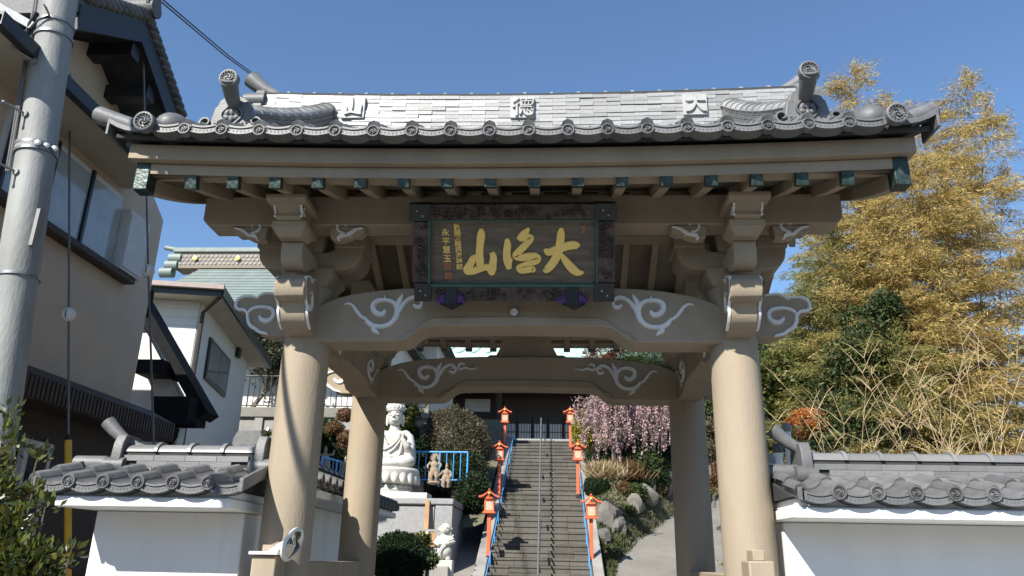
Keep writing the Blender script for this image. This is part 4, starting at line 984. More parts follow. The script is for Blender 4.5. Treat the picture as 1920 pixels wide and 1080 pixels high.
# blue railings on the plinth
def blue_rail(label,pa,pb,n,h,mt=M_blue,r=.022,cat='railing'):
    pa=Vector(pa);pb=Vector(pb); T=thing('railing',label,cat,pa,None); up=Vector((0,0,h))
    MB().tube([pa+up,pb+up],r*1.15,8).build('top_rail',mt,T); MB().tube([pa+up*.1,pb+up*.1],r,8).build('bottom_rail',mt,T)
    for i in range(n+1):
        p=pa.lerp(pb,i/n); e=(i%4==0); MB().tube([p-(Vector((0,0,.1)) if e else -up*.1),p+up],r*(1.1 if e else .6),7).build('post' if e else 'baluster',mt,T)
p1=atY(770,905,15.2); p2=atY(875,910,15.2); p2.z=p1.z
blue_rail('sky blue steel railing behind the brown guardians, right of the white statue',p1,p2,8,.82)
p1=atY(600,905,13.1); p2=atY(668,890,15); p2.z=p1.z
blue_rail('sky blue steel railing glimpsed between the left gate pillars',p1,p2,10,.62)
# ================================================================== upper left terrace with retaining wall
RT=thing('retaining_wall','stained concrete retaining wall below the upper left terrace','wall',(-8,16,0))
MB().box(-14,-3.4,16.6,17.1,0,5.45).build('wall_face',M_conc2,RT); MB().box(-14.05,-3.35,16.5,17.15,5.45,5.75).build('coping',M_conc,RT,.02)
for x in(-12,-10.2,-8.4,-6.6,-4.8): MB().box(x-.12,x+.12,16.53,16.6,0,5.44).build('buttress',M_conc2,RT)
MB().box(-40,-3.3,17.15,60,0,5.6).build('upper_terrace',M_conc,kind='structure')
MB().box(-3.29,40,24.6,60,0,z0+nst*rise+.05).build('hall_terrace',M_conc,kind='structure')
blue_rail('dark steel fence on top of the stained retaining wall',(-13,16.8,5.75),(-3.5,16.8,5.75),56,1.0,M_blackm,.02,'fence')
WB=thing('white_building','low white building behind the fence on the upper left terrace','building',(-8,22,5.6))
MB().box(-13,-3.9,21,26,5.6,9.0).build('wall',M_housew,WB)
MB().prism([(-13.4,9.0),(-3.5,9.0),(-4.5,9.7),(-12.4,9.7)],20.4,26.6,'y').build('roof',M_slate,WB)
for x in(-12,-10,-8,-6.2): 
    w=MB().box(x,x+1.0,20.96,21.02,6.5,7.9).build('window',M_shutter,WB); MB().box(x+.06,x+.94,20.94,20.965,6.56,7.84).build('pane',M_curtain,w)
# ================================================================== main hall on the hill
HZ=z0+nst*rise+.13
HL=thing('main_hall','dark timber temple hall with mint green copper roof at the top of the stairs','building',(0,30,HZ))
MB().box(-7.5,7.5,30.6,40,HZ,HZ+4.3).build('wall',M_browndark,HL)
MB().box(-8,8,28.2,30.6,HZ-.2,HZ+.35).build('veranda',M_browndark,HL,.02)
for x in(-6.6,-4.4,-2.2,2.2,4.4,6.6): MB().tube([(x,29.4,HZ),(x,29.4,HZ+4.2)],.17,14).build('pillar',M_browndark,HL)
MB().box(-8,8,29.2,29.6,HZ+3.0,HZ+3.4).build('tie_beam',M_browndark,HL); MB().box(-8,8,29.1,29.7,HZ+3.8,HZ+4.2).build('upper_beam',M_browndark,HL)
for x in(-5.4,-3.3,2.6,3.3,5.4): MB().box(x-.6,x+.6,30.52,30.58,HZ+2.3,HZ+2.9).build('plaster_panel',M_housew,HL)
for i in range(6):
    x0_=-2.1+.72*i; d=MB().box(x0_,x0_+.68,30.3,30.36,HZ+.35,HZ+2.2).build('lattice_door',M_browndark,HL)
    MB().box(x0_+.05,x0_+.63,30.275,30.298,HZ+.45,HZ+1.7).build('paper',M_shutter,d)
    for k in range(5): MB().box(x0_+.06+.125*k,x0_+.085+.125*k,30.24,30.274,HZ+.4,HZ+2.1).build('bar',M_blackm,d)
    for k in range(4): MB().box(x0_,x0_+.68,30.22,30.24,HZ+.5+.4*k,HZ+.53+.4*k).build('bar',M_blackm,d)
MB().box(-.9,1.0,29.0,29.05,HZ+3.05,HZ+3.38).build('carved_panel',M_relief,HL,.02)
MB().box(2.35,2.75,28.0,28.4,HZ,HZ+2.5).build('white_pier',M_housew,HL)
# roof: curved copper slope with standing seams
def hz_(t): return HZ+4.1+ 4.7*t**1.25
rw=lambda t:8.6-2.6*t
m=MB(); m.grid(lambda u,v:((2*u-1)*rw(v),26.6+8.0*v,hz_(v)),2,10); m.grid(lambda u,v:((2*u-1)*rw(v),42.6-8.0*v,hz_(v)),2,10)
hr=m.build('roof',M_copperroof2,HL); md=hr.modifiers.new('t','SOLIDIFY'); md.thickness=.25; md.offset=-1
for i in range(27):
    u=-1+2*i/26; MB().tube([(u*rw(v/8)*.995,26.6+v,hz_(v/8)+.02) for v in range(9)],.05,5).build('seam',M_copperroof2,hr)
MB().box(-6.1,6.1,34.3,34.9,hz_(1)-.2,hz_(1)+.5).build('roof_ridge',M_copperroof2,hr)
MB().box(-8.4,8.4,26.7,30.6,HZ+3.95,HZ+4.02).build('soffit',M_browndark,HL)
# ================================================================== left temple building with green roof
LT=thing('side_temple','temple building with weathered green copper roof and gold discs on its ridge','building',(-9,18,5.6))
MB().box(-11.6,-4.5,17.8,23,5.7,8.2).build('wall',M_housew,LT)
MB().box(-12,-4.2,17,23.5,8.0,8.25).build('eave_beams',M_browndark,LT)
ST_=atY(400,499,19.6).z; SB=atY(420,566,15.4).z
def slope(u,v):
    t=v; return (-12.6+.35*t+(8.6-.4*t)*u,15.4+4.2*t,SB+(ST_-SB)*t**1.12)
m=MB(); m.grid(slope,4,9); m.grid(lambda u,v:(slope(u,v)[0],39.2-slope(u,v)[1],slope(u,v)[2]),4,9)
lr=m.build('roof',M_copperroof,LT); md=lr.modifiers.new('t','SOLIDIFY'); md.thickness=.2; md.offset=-1
for k in range(14):
    v=(k+.5)/14; a=slope(0,v); b=slope(1,v); MB().tube([(a[0],a[1],a[2]+.012),(b[0],b[1],b[2]+.012)],.022,5).build('roof_course',M_copperroof,lr)
rx0,rx1=atY(330,480,19.2).x,-4.2; rz0=atY(330,500,19.2).z; rz1=atY(330,468,19.2).z
rd=MB().box(rx0,rx1,19.2,19.9,rz0-.05,rz1-.12).build('ridge',M_ridgetex,lr); MB().box(rx0-.1,rx1,19.12,19.98,rz1-.12,rz1+.06).build('ridge_cap',M_copperroof,rd,.03)
for px in(366,446): 
    p=atY(px,484.5,19.15); m=MB().lathe([(.085,0),(.085,.04),(0,.05)],p,(0,-1,0),18); m.build('gold_disc',M_goldp,rd)
for i in range(26):
    for j in range(3): 
        x=rx0+.2+.16*i+(.08 if j%2 else 0); m=MB().lathe([(.045,0),(.05,.02),(.03,.02)],(x,19.2,rz0+.12+.14*j),(0,-1,0),8); 
        if x<rx1-.1: m.build('ridge_scallop',M_ridge2,rd)
for k,(dx,dz) in enumerate(((0,.05),(-.1,-.25),(-.25,-.55))):
    MB().tube([(rx0+dx-.25,19.3,rz1-.35+dz*.9),(rx0+dx+.2,19.3,rz1-.35+dz*.9)],.19,14).build('ridge_end_roll',M_copperroof,rd)
MB().tube([(rx0+.2,19.5,rz1+.02),(rx0-.6,19.5,rz1+.2)],.09,10).build('ridge_horn',M_copperroof,rd)
# ================================================================== taupe house beside the gate (left)
BX=-4.8
def bp(px,py): p=atX(px,py,BX); return p.y,p.z
BH=thing('taupe_house','two storey taupe rendered house with dark tiled gable roof, left of the gate','house',(BX-3,-1,0))
yp,zp=[(atX(272,45,-4.25)).y,(atX(272,45,-4.25)).z]; ye,ze=[(atX(337,232,-4.25)).y,(atX(337,232,-4.25)).z]
sg=(zp-ze)/(ye-yp); yn=2*yp-ye
YF=3.05; YN=2*yp-YF
gz_=zp-.25-sg*(YF-yp)
MB().prism([(YN,3.3),(YF,3.3),(YF,gz_),(yp,zp-.25),(YN,gz_)],BX-7,BX,'x').build('upper_wall',M_wallb,BH)
MB().box(BX-7,BX-.04,YN-.2,YF,0,3.3).build('lower_wall',M_browndark,BH)
# gable roof
p=[(yp,zp+.1),(ye,ze+.1),(ye,ze-.08),(yp,zp-.10),(yn,ze-.08),(yn,ze+.1)]
br=MB().prism(p,BX-7.5,-4.25,'x').build('roof',M_slate,BH)
MB().prism([(yp,zp+.02),(ye-.02,ze+.03),(ye-.05,ze-.24),(yp,zp-.24),(yn+.05,ze-.24),(yn+.02,ze+.03)],-4.30,-4.24,'x').build('barge_board',M_blackm,br)
for k in range(12):
    for sd in(-1,1):
        t=(k+.5)/12; m=MB().ell((-4.24,yp+sd*t*(ye-yp),zp+.12-t*(zp-ze)),(.06,.13,.05),8,5); m.build('verge_tile',M_slate,br)
MB().tube([(-4.9,yp,zp+.2),(-4.15,yp,zp+.2)],.11,12).build('ridge_roll',M_slate,br); MB().ell((-4.2,yp,zp+.28),(.06,.14,.16),10,6).build('ridge_end',M_slate,br)
for t in(.02,.42,.95):
    yy_=yp+(ye-yp)*t; zz_=zp-.34-(zp-ze)*t; MB().box(BX-.3,-4.3,yy_-.08,yy_+.08,zz_-.09,zz_+.07).build('purlin_end',M_blackm,br)
# vent
a=bp(205,75);b=bp(228,122); v=MB().box(BX,BX+.03,min(a[0],b[0]),max(a[0],b[0]),b[1],a[1]).build('vent',M_browndark,BH)
for k in range(5): MB().box(BX+.03,BX+.045,min(a[0],b[0]),max(a[0],b[0]),b[1]+(a[1]-b[1])*(k/5)+.01,b[1]+(a[1]-b[1])*(k/5)+.04).build('louvre',M_blackm,v)
# pent roof over the upper window
y0p,y1p=bp(100,235)[0]-1.6,bp(222,345)[0]+.1; zq=5.66
hp=MB().box(BX,-4.25,y0p,y1p,zq,zq+.05).build('window_hood',M_cream,BH); MB().prism([(BX,zq+.34),(-4.2,zq+.06),(-4.2,zq+.0),(BX,zq+.05)],y0p-.05,y1p+.05,'y').build('hood_roof',M_blackm,hp)
MB().box(-4.27,-4.19,y0p-.05,y1p+.05,zq-.03,zq+.10).build('hood_fascia',M_blackm,hp)
# window and shutter box
wy0,wz0=bp(80,414); wy1=bp(197,500)[0]; wz1=zq-.12; wz0=4.66
w=MB().box(BX,BX+.05,wy0-.8,wy1,wz0,wz1).build('window',M_shutter,BH)
for k in range(3):
    ya=wy0-.75+(wy1-wy0+.75)*k/3; MB().box(BX+.05,BX+.06,ya+.03,ya+(wy1-wy0+.75)/3-.03,wz0+.05,wz1-.06).build('pane',M_curtain,w)
    MB().box(BX+.045,BX+.085,ya-.02,ya+.02,wz0,wz1).build('mullion',M_blackm,w)
MB().box(BX,BX+.14,wy0-.9,bp(232,530)[0],wz0-.07,wz0).build('sill',M_browndark,BH,.01)
sy1=bp(262,400)[0]; sh=MB().box(BX,BX+.16,wy1+.03,sy1,wz0+.0,wz1-.15).build('shutter_box',M_shutter,BH)
for k in range(22): 
    zz_=wz0+.03+(wz1-wz0-.22)*k/22; MB().box(BX+.16,BX+.175,wy1+.04,sy1-.01,zz_,zz_+.028).build('slat',M_shutter,sh)
# belt: ribbed brown pent roof over ground floor
zbt=3.25
bt=MB().prism([(BX,zbt+.05),(BX+.35,zbt-.12),(BX+.35,zbt-.34),(BX,zbt-.34)],YN,YF+.5,'y').build('belt_roof',M_browndark,BH)
for k in range(70):
    yy_=YN+.1+(YF+.4-YN)*k/70; MB().box(BX+.352,BX+.366,yy_,yy_+.04,zbt-.33,zbt-.13).build('rib',M_browndark,bt)
dy0,dz0=bp(30,900); dy1,dz1=bp(105,800)
w=MB().box(BX-.04,BX+.02,dy0,dy1,.3,2.62).build('lower_window',M_shutter,BH); MB().box(BX+.02,BX+.03,dy0+.07,dy1-.07,.37,2.55).build('pane',M_glass,w)
# white gabled wing behind
M_blackr=mat('matt_black_timber',(.012,.012,.013),.85,.2,9,.1,40,spec=.15)
WG=thing('white_wing','white rendered lean-to wing with black sloping eave behind the taupe house','house',(-6,5.2,0))
a=atY(272,610,5.2); b=atY(372,790,5.2)
MB().prism([(a.x-.6,0),(b.x-.18,0),(b.x-.18,b.z+.25),(a.x,a.z+.05),(a.x-.6,a.z+.05)],5.0,5.2,'y').build('wall',M_housew,WG)
up=Vector((a.x-.05,0,a.z+.28)); lo=Vector((b.x+.18,0,b.z-.02)); d=(lo-up).normalized(); n_=Vector((-d.z,0,d.x)); n_=n_ if n_.z>0 else -n_
q=[up,lo,lo+n_*.15,up+n_*.15]
MB().prism([(v.x,v.z) for v in q],4.8,5.2,'y').build('roof',M_blackr,WG)
MB().prism([(up.x-.1,up.z-.2),(up.x+.26,up.z-.2),(up.x+.24,up.z+.2),(up.x-.02,up.z+.2)],4.72,4.95,'y').build('ridge_end',M_blackr,WG)
m_=up.lerp(lo,.5); MB().box(m_.x-.3,m_.x+.1,4.6,5.2,m_.z-.28,m_.z-.08).build('purlin_end',M_blackr,WG)
MB().box(lo.x-.55,lo.x-.02,4.5,5.1,lo.z-.1,lo.z+.25).build('eave_end',M_blackr,WG); MB().tube([(lo.x-.5,4.5,lo.z-.14),(lo.x+.15,4.5,lo.z-.14)],.05,10).build('gutter',M_blackr,WG); MB().lathe([(.05,0),(.10,.1),(.11,.22)],(lo.x-.22,4.5,lo.z-.42),(0,0,1),12).build('rain_head',M_blackr,WG)
MB().tube([(lo.x-.22,4.5,lo.z-.4),(lo.x-.42,4.8,lo.z-.7),(lo.x-.42,4.8,0)],.035,8).build('downpipe',M_blackr,WG)
# white house further back
c0=Vector((-7.02,9,0)); dr_=Vector((-.19,.98,0)).normalized(); dl=Vector((-.98,-.19,0)).normalized()
WH=thing('white_house','white two storey house with grey hipped roof and black eave, behind the taupe house','house',c0)
def wh(u,v,z): p=c0+dl*u+dr_*v; return (p.x,p.y,z)
def qbox(u0,u1,v0,v1,z0_,z1_,nm,mt,par,bv=0):
    return MB().add([wh(u0,v0,z0_),wh(u1,v0,z0_),wh(u1,v1,z0_),wh(u0,v1,z0_),wh(u0,v0,z1_),wh(u1,v0,z1_),wh(u1,v1,z1_),wh(u0,v1,z1_)],[(0,3,2,1),(4,5,6,7),(0,1,5,4),(1,2,6,5),(2,3,7,6),(3,0,4,7)]).build(nm,mt,par,bv)
ezh=6.55
qbox(0,5,0,5.4,0,ezh,'wall',M_house2,WH)
for k in range(26): qbox(.02,3.5,-.012,0,2.0+.175*k,2.0+.175*k+.168,'siding_board',M_housew,WH)
e=.5
qbox(-e,5+e,-e,5.4+e,ezh,ezh+.04,'soffit',M_cream,WH)
fa=qbox(-e-.04,5+e,-e-.04,-e,ezh-.02,ezh+.16,'front_fascia',M_blackm,WH); qbox(-e-.05,-e,-e-.04,5.4+e,ezh-.02,ezh+.19,'side_fascia',M_blackm,WH)
qbox(-e-.06,5+e,-e-.15,-e-.05,ezh+.10,ezh+.2,'gutter',mat('brown_gutter',(.33,.26,.23),.45,.1,9,.05,50),WH)
A_=[wh(-e-.05,-e-.05,ezh+.18),wh(5+e,-e-.05,ezh+.18),wh(5+e,5.4+e,ezh+.18),wh(-e-.05,5.4+e,ezh+.18),wh(2.2,2.7,ezh+1.25),wh(2.9,2.7,ezh+1.25)]
hr=MB().add(A_,[(0,1,5,4),(1,2,5),(2,3,4,5),(3,0,4),(3,2,1,0)]).build('roof',M_slate,WH)
for k in range(8):
    t=(k+.3)/8; P0=Vector(A_[0]).lerp(Vector(A_[4]),t); P1=Vector(A_[1]).lerp(Vector(A_[5]),t); MB().tube([P0+Vector((0,0,.01)),P1+Vector((0,0,.01))],.018,5).build('slate_course',M_slate,hr)
def onside(px,py):
    d=ray(px,py); n_=Vector((dr_.y,-dr_.x,0)); t=(c0-CAMPOS).dot(n_)/d.dot(n_); p=CAMPOS+d*t; return (p-c0).dot(dr_),p.z
v0_,zt_=onside(392,632); v1_,zb2=onside(420,738); v0b,zb3=onside(380,712)
w=qbox(-.05,.0,v0_,v1_,min(zb2,zb3)+.03,zt_,'window',M_blackm,WH); qbox(-.06,-.05,v0_+.06,(v0_+v1_)/2,min(zb2,zb3)+.1,zt_-.07,'pane',M_glass,w); qbox(-.065,-.055,(v0_+v1_)/2,v1_-.06,min(zb2,zb3)+.1,zt_-.07,'pane',M_glass,w)
MB().tube([wh(-.45,-.4,ezh),wh(-.08,-.06,ezh-.25),wh(-.08,-.06,0)],.045,8).build('downpipe',M_browndark,WH)
v2,z2=onside(443,660); qbox(-.10,0,v2-.12,v2+.12,z2-.14,z2+.12,'wall_lamp',M_blackm,WH)
# ================================================================== utility pole with fittings
py_=-.35
pt=atY(118,-40,py_); pb=atY(-30,930,py_); d=(pt-pb).normalized(); pb=pb-d*((pb.z)/d.z); pt=pt+d*1.2
UP=thing('utility_pole','weathered grey steel utility pole with step bolts and cable bands','pole',pb)
MB().tube([pb,pb.lerp(pt,.5),pt],[.165,.152,.140],28).build('shaft',M_polesteel,UP)
def onpole(py):
    best=min((abs((CAMPOS.z-0)*0+prj(pb.lerp(pt,k/400))[1]-py),k) for k in range(401)); return pb.lerp(pt,best[1]/400)
def prj(p):
    v=Vector(p)-CAMPOS; z=v.dot(C_F); return 960+FPX*v.dot(C_R)/z,540-FPX*v.dot(C_U)/z
for k,py in enumerate((132,232,338,575,820)):
    p=onpole(py); q=p+Vector((-.04,-.15,0)); e=q+Vector((-.09,-.15,.02))
    m=MB().tube([q+Vector((.01,.03,0)),e],.011,8); m.ell(e,(.018,.018,.018),8,6); m.build('step_bolt',M_steel,UP); MB().lathe([(.03,0),(.03,.012),(0,.012)],q,(-.2,-1,0),12).build('bolt_plate',M_polesteel,UP)
for py,rr in((50,.158),(75,.16),(278,.166),(290,.166),(521,.165)):
    p=onpole(py); MB().tube([p-d*.012,p+d*.012],rr,28).build('band',M_steel,UP)
p=onpole(284); MB().tube([p-d*.045,p+d*.045],.163,28).build('wide_band',M_polesteel,UP)
for dx in(0,.05,.10):
    q=p+Vector((.10+dx*.8,-.13+dx,.0)); MB().lathe([(.018,-.02),(.03,-.015),(.03,.015),(.018,.02)],q,(.3,-1,0),6).build('clamp_bolt',M_steel,UP)
for off_ in(-.155,-.175): 
    m=MB().tube([onpole(y)+Vector((off_,-.08,0)) for y in(0,60,120,200,280,330)],.011,6); m.build('cable',M_wire,UP)
m=MB().tube([onpole(40)+Vector((-.1,-.13,0)),onpole(60)+Vector((-.15,-.12,0)),onpole(85)+Vector((-.2,-.08,0)),onpole(70)+Vector((-.24,0,0))],.022,6); m.build('cable_bundle',M_black,UP)
m=MB().tube([onpole(30)+Vector((-.02,-.16,0)),onpole(50)+Vector((.04,-.16,0)),onpole(62)+Vector((-.05,-.17,0)),onpole(72)+Vector((-.16,-.1,0))],.009,6); m.build('cable_loop',M_black,UP)
p=onpole(60); MB().beam(p+Vector((-.12,-.1,-.02)),atY(-80,-30,-.3),.07,.07).build('cross_arm',M_steel,UP)
p=onpole(432); MB().box(p.x+.135,p.x+.165,p.y-.10,p.y-.06,p.z-.16,p.z+.16).build('tag_plate',M_polesteel,UP)
# ================================================================== guy wires
def guy(label,pts,ins,mat_guard=None):
    pts=[Vector(p) for p in pts]; T=thing('guy_wire',label,'cable',pts[-1])
    MB().tube(pts,.011,6).build('wire',M_wire,T)
    q=Vector(ins); m=MB().ell(q,(.062,.062,.07),16,10); o=m.build('insulator',M_porc,T)
    MB().lathe([(.012,-.008),(.0645,-.006),(.0645,.006),(.012,.008)],q,(1,.1,.05),16).build('groove',M_wire,o)
    return T
a=atY(131,110,.75); b=atY(129,590,.75); c=atY(128,826,.75); e=Vector((c.x,c.y,0))
T=guy('thin guy wire with round white insulator and yellow guard, left of the tiled wall',[a,b,c],b)
gb=atY(127,1078,.75); gb=c+(gb-c)*(c.z/(c.z-gb.z)); MB().tube([c,gb],.03,12).build('yellow_guard',M_yellow,T); MB().tube([c+Vector((0,0,.05)),c-Vector((0,0,.02))],.026,10).build('guard_collar',M_black,T)
a=atY(266,-20,1.2); b=atY(278,508,1.2); c=atY(289,850,1.2); e=b+(c-b)*2
guy('thin guy wire with ribbed white insulator in front of the white house',[a,b,c,e],b)
# steep unseen cables, added to streak the left pillar with shade
for a,b,lab in(((-4.15,-3.0,7.6),(-1.75,-3.0,.0),'thick unseen cable added to streak the left pillar with shade'),((-4.75,-3.3,7.6),(-2.1,-3.3,.0),'second unseen cable added to streak the left pillar with shade')):
    MB().tube([a,b],.03,8).build('added_shade_cable',M_wire,label=lab,cat='cable')
# overhead wires
for k,(x0_,y0_,x1_,y1_,lab) in enumerate(((292,-5,505,165,'upper strand of the black power line behind the gate roof'),(300,-5,512,166,'lower strand of the black power line behind the gate roof'))):
    a=atY(x0_,y0_,3.0); b=atY(x1_,y1_,9.0); e=b+(b-a)*1.2; m_=(a+b)/2; m_.z-=.06
    MB().tube([a,m_,b,e],.012,6).build('power_line',M_black,label=lab,cat='cable')
# ================================================================== convex mirror on the left post
mp=atY(547,1020,-.40)
CM=thing('convex_mirror','round convex traffic mirror on a white bracket at the left front post','mirror',mp)
ax=Vector((.90,-.20,-.30)).normalized()
MB().lathe([(.0,-.03),(.08,-.025),(.115,-.005),(.12,.01),(.11,.016)],mp,ax,28).build('rim',M_porc,CM)
MB().lathe([(.0,.032),(.06,.026),(.109,.012)],mp,ax,28).build('glass',M_mirror,CM)
MB().tube([mp-ax*.03,mp+Vector((-.10,-.0,-.03)),mp+Vector((-.16,.04,-.06))],[.03,.025,.02],10).build('bracket',M_porc,CM)
MB().box(-1.80,-1.60,-.45,-.20,1.603,1.625).build('bracket_plate',M_porc,CM,.004)
# white railing posts with round heads, beyond the right wall
for k,(px,py,y,lab) in enumerate(((1443,862,1.2,'short white post with round head right of the gate column'),(1458,842,1.8,'white post with dark round head behind the right wall end'),(1475,803,2.4,'taller white post with round head behind the right wall end'))):
    p=atY(px,py,y); T=thing('railing_post',lab,'post',(p.x,p.y,0)); MB().tube([(p.x,p.y,0),(p.x,p.y,p.z-.03)],.038,12).build('shaft',M_plaster,T); MB().ell(p,(.055,.055,.055),14,9).build('round_head',M_granite if k!=1 else M_slate,T)
# houses beyond the right wall
RH=thing('right_house','low house with layered grey roofs behind the bamboo, right of the gate','house',(9,24,3))
MB().box(6.2,14,22,28,2.0,6.4).build('wall',M_housew,RH)
for zz_,yy_ in((6.3,21.4),(5.0,20.6)): 
    r_=MB().prism([(yy_,zz_),(yy_,zz_+.12),(25,zz_+1.3),(28.6,zz_+.12),(28.6,zz_)],5.6,14.6,'x').build('roof',M_slate,RH)
for x in(6.8,8.6,10.4,12.2): w=MB().box(x,x+1.2,21.94,22,3.4,4.8).build('window',M_browndark,RH); MB().box(x+.08,x+1.12,21.92,21.94,3.48,4.72).build('pane',M_glass,w)
BW=MB().box(4.6,16,12.2,12.45,0,3.05).build('boundary_wall',M_housew,label='plain white boundary wall behind the bare shrubs on the right',cat='wall')
# white flag pole
p=atY(1212,650,26); MB().tube([(p.x,p.y,5),(p.x,p.y,p.z+1.2)],.06,10).build('flag_pole',M_porc,label='white pole beside the rounded pine on the hill',cat='pole')
# ================================================================== vegetation
def leafmat(n,c,var=.3,tr=.3,hue=.025,rough=.55,spec=.4): return mat(n,c,rough,.12,1.2,0,30,island=var,trans=tr,sat=hue,spec=spec)
M_bam=leafmat('golden_bamboo_leaf',(.46,.35,.125),.45,.5,.03)
M_bam2=leafmat('olive_bamboo_leaf',(.27,.26,.085),.42,.5,.03)
M_culm=mat('bamboo_culm',(.20,.165,.06),.5,.3,6,.1,40)
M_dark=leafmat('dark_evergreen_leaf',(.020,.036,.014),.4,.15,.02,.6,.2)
M_green=leafmat('mid_green_leaf',(.055,.085,.024),.45,.25,.03)
M_camel=leafmat('glossy_yellow_green_leaf',(.075,.09,.018),.5,.25,.05,.3,.6)
M_oliv=leafmat('olive_brown_leaf',(.095,.085,.045),.45,.2,.03)
M_yell=leafmat('yellow_conifer_leaf',(.26,.25,.035),.4,.3,.03)
M_pink=leafmat('pink_blossom',(.56,.38,.40),.3,.35,.012,.7)
M_orng=leafmat('rusty_orange_leaf',(.42,.17,.045),.35,.25,.02)
M_rust=leafmat('bronze_leaf',(.14,.075,.03),.4,.2,.03)
M_redbr=leafmat('red_brown_leaf',(.15,.045,.025),.4,.2,.02)
M_straw=leafmat('dry_straw',(.42,.33,.19),.3,.3,.01)
M_bark=mat('grey_bark',(.15,.125,.10),.9,.35,12,.5,30)
M_twig=mat('pale_twig',(.40,.30,.17),.8,.3,8,.2,40)
def leafobj(name,pos,nrm_bias,size,aspect,mt,parent,dirs=None,jit=.35):
    """many small separate leaves (diamond quads) around given positions"""
    pos=np.asarray(pos,float); n=len(pos)
    d=RNG.normal(size=(n,3)) if dirs is None else np.asarray(dirs,float)+RNG.normal(size=(n,3))*jit
    d/=np.linalg.norm(d,axis=1,keepdims=True)+1e-9
    r=RNG.normal(size=(n,3))+np.asarray(nrm_bias); w=np.cross(d,r); w/=np.linalg.norm(w,axis=1,keepdims=True)+1e-9
    L=size*RNG.uniform(.65,1.25,size=(n,1)); Wd=L*aspect*.5
    nn=np.cross(d,w)
    V=np.stack([pos,pos+d*L*.45+w*Wd+nn*L*.06,pos+d*L,pos+d*L*.45-w*Wd+nn*L*.06],1).reshape(-1,3)-np.array(org(parent))
    me=bpy.data.meshes.new(name); me.vertices.add(4*n); me.vertices.foreach_set('co',V.ravel().astype(np.float32))
    me.loops.add(4*n); me.loops.foreach_set('vertex_index',np.arange(4*n,dtype=np.int32)); me.polygons.add(n); me.polygons.foreach_set('loop_start',np.arange(0,4*n,4,dtype=np.int32)); me.polygons.foreach_set('loop_total',np.full(n,4,np.int32))
    me.update(calc_edges=True); me.materials.append(mt)
    o=bpy.data.objects.new(name,me); COL.objects.link(o); o.parent=parent; return o
def lump(c,r,n,shell=.35,amp=.22,freq=2.2,seed=0,flat=-1.0):
    """points in the outer shell of a lumpy ellipsoid, with outward directions"""
    v=RNG.normal(size=(n,3)); v/=np.linalg.norm(v,axis=1,keepdims=True); v=v[v[:,2]>flat]
    k=np.array([1+amp*noise.noise(Vector((p[0]*freq+seed,p[1]*freq-seed,p[2]*freq+3.1))) +amp*.5*noise.noise(Vector((p[0]*freq*2.7+seed,p[1]*freq*2.7,p[2]*freq*2.7))) for p in v])
    t=1-shell*RNG.random(len(v))**1.6
    return np.array(c)+v*np.array(r)*(k*t)[:,None], v
def bush(name,label,cat,c,r,n,size,mt,aspect=.5,stem=True,group=None,shell=.4,amp=.22,core=.72,freq=2.2,flat=-1.0,outward=.6,corem=None):
    c=Vector(c); T=thing(name,label,cat,(c.x,c.y,c.z-r[2]),group); sd=random.uniform(0,50)
    p,v=lump(c,r,n,shell,amp,freq,sd,flat)
    leafobj('foliage',p,(0,0,.6),size,aspect,mt,T,dirs=v*outward,jit=.8)
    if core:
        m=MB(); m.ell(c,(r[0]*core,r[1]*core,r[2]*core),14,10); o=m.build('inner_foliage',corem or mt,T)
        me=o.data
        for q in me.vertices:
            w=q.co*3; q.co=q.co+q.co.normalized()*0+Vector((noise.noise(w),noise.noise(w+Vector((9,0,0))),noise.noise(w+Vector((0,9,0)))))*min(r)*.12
    if stem: MB().tube([(c.x,c.y,c.z-r[2]-.4),(c.x+.03,c.y,c.z-r[2]*.3)],[.05,.03],7).build('stem',M_bark,T)
    return T
# ---- terrain banks (right of the stairs and behind)
def foot(y): return np.interp(y,[10,12,14,16,18,20,22,26],[1.40,1.45,1.78,2.55,3.6,4.9,6.4,9])
def bank(x,y):
    b=gz(x,y)
    f=foot(y); k=min(1,max(0,(f-x)/1.1)); k2=min(1,max(0,(y-12)/3))
    top=max(onst(min(y,23)),b)+.25+.5*min(1,max(0,(x-1.4)/1.5))
    return b+(top+.0-b)*(k**.8)*(.35+.65*k2)+.10*noise.noise(Vector((x*1.3,y*1.3,0)))
m=MB(); nx,ny=26,44
m.add([(1.43+(i/nx)*7.6,11.2+13.4*j/ny,(bank(1.43+(i/nx)*7.6,11.2+13.4*j/ny) if 1.43+(i/nx)*7.6<foot(11.2+13.4*j/ny) else gz(0,11.2+13.4*j/ny)-.15)) for j in range(ny+1) for i in range(nx+1)],[(j*(nx+1)+i,j*(nx+1)+i+1,(j+1)*(nx+1)+i+1,(j+1)*(nx+1)+i) for j in range(ny) for i in range(nx)])
m.build('bank',M_soil,kind='structure',ang=80)
m=MB(); m.add([(x,y,z) for x,y,z in ((-6.6,17.1,2.9),(-1.48,17.1,2.6),(-1.48,14.0,1.9),(-2.1,13.0,1.2),(-2.1,17.1,2.9))],[(0,1,2,3,4)])
m=MB(); m.grid(lambda u,v:(-6.5+3.15*u,13.3+3.3*v,2.72+.2*v+.1*noise.noise(Vector((u*6,v*6,1)))),8,8)
m.grid(lambda u,v:(-3.38+1.9*u,14.4+10.2*v,onst(14.4+10.2*v)-.5*(1-u)*(1-v)+.5+.12*noise.noise(Vector((u*4,v*9,4)))),8,20); m.build('left_bank',M_soil,kind='structure',ang=80)
def on_bank(px,py,h):
    for k in range(260):
        y=11.6+k*.045; p=atY(px,py,y); sf=bank(p.x,y) if 1.43<p.x<float(foot(y)) else gz(p.x,y)
        if p.z-sf<=h: return p
    return atY(px,py,19)
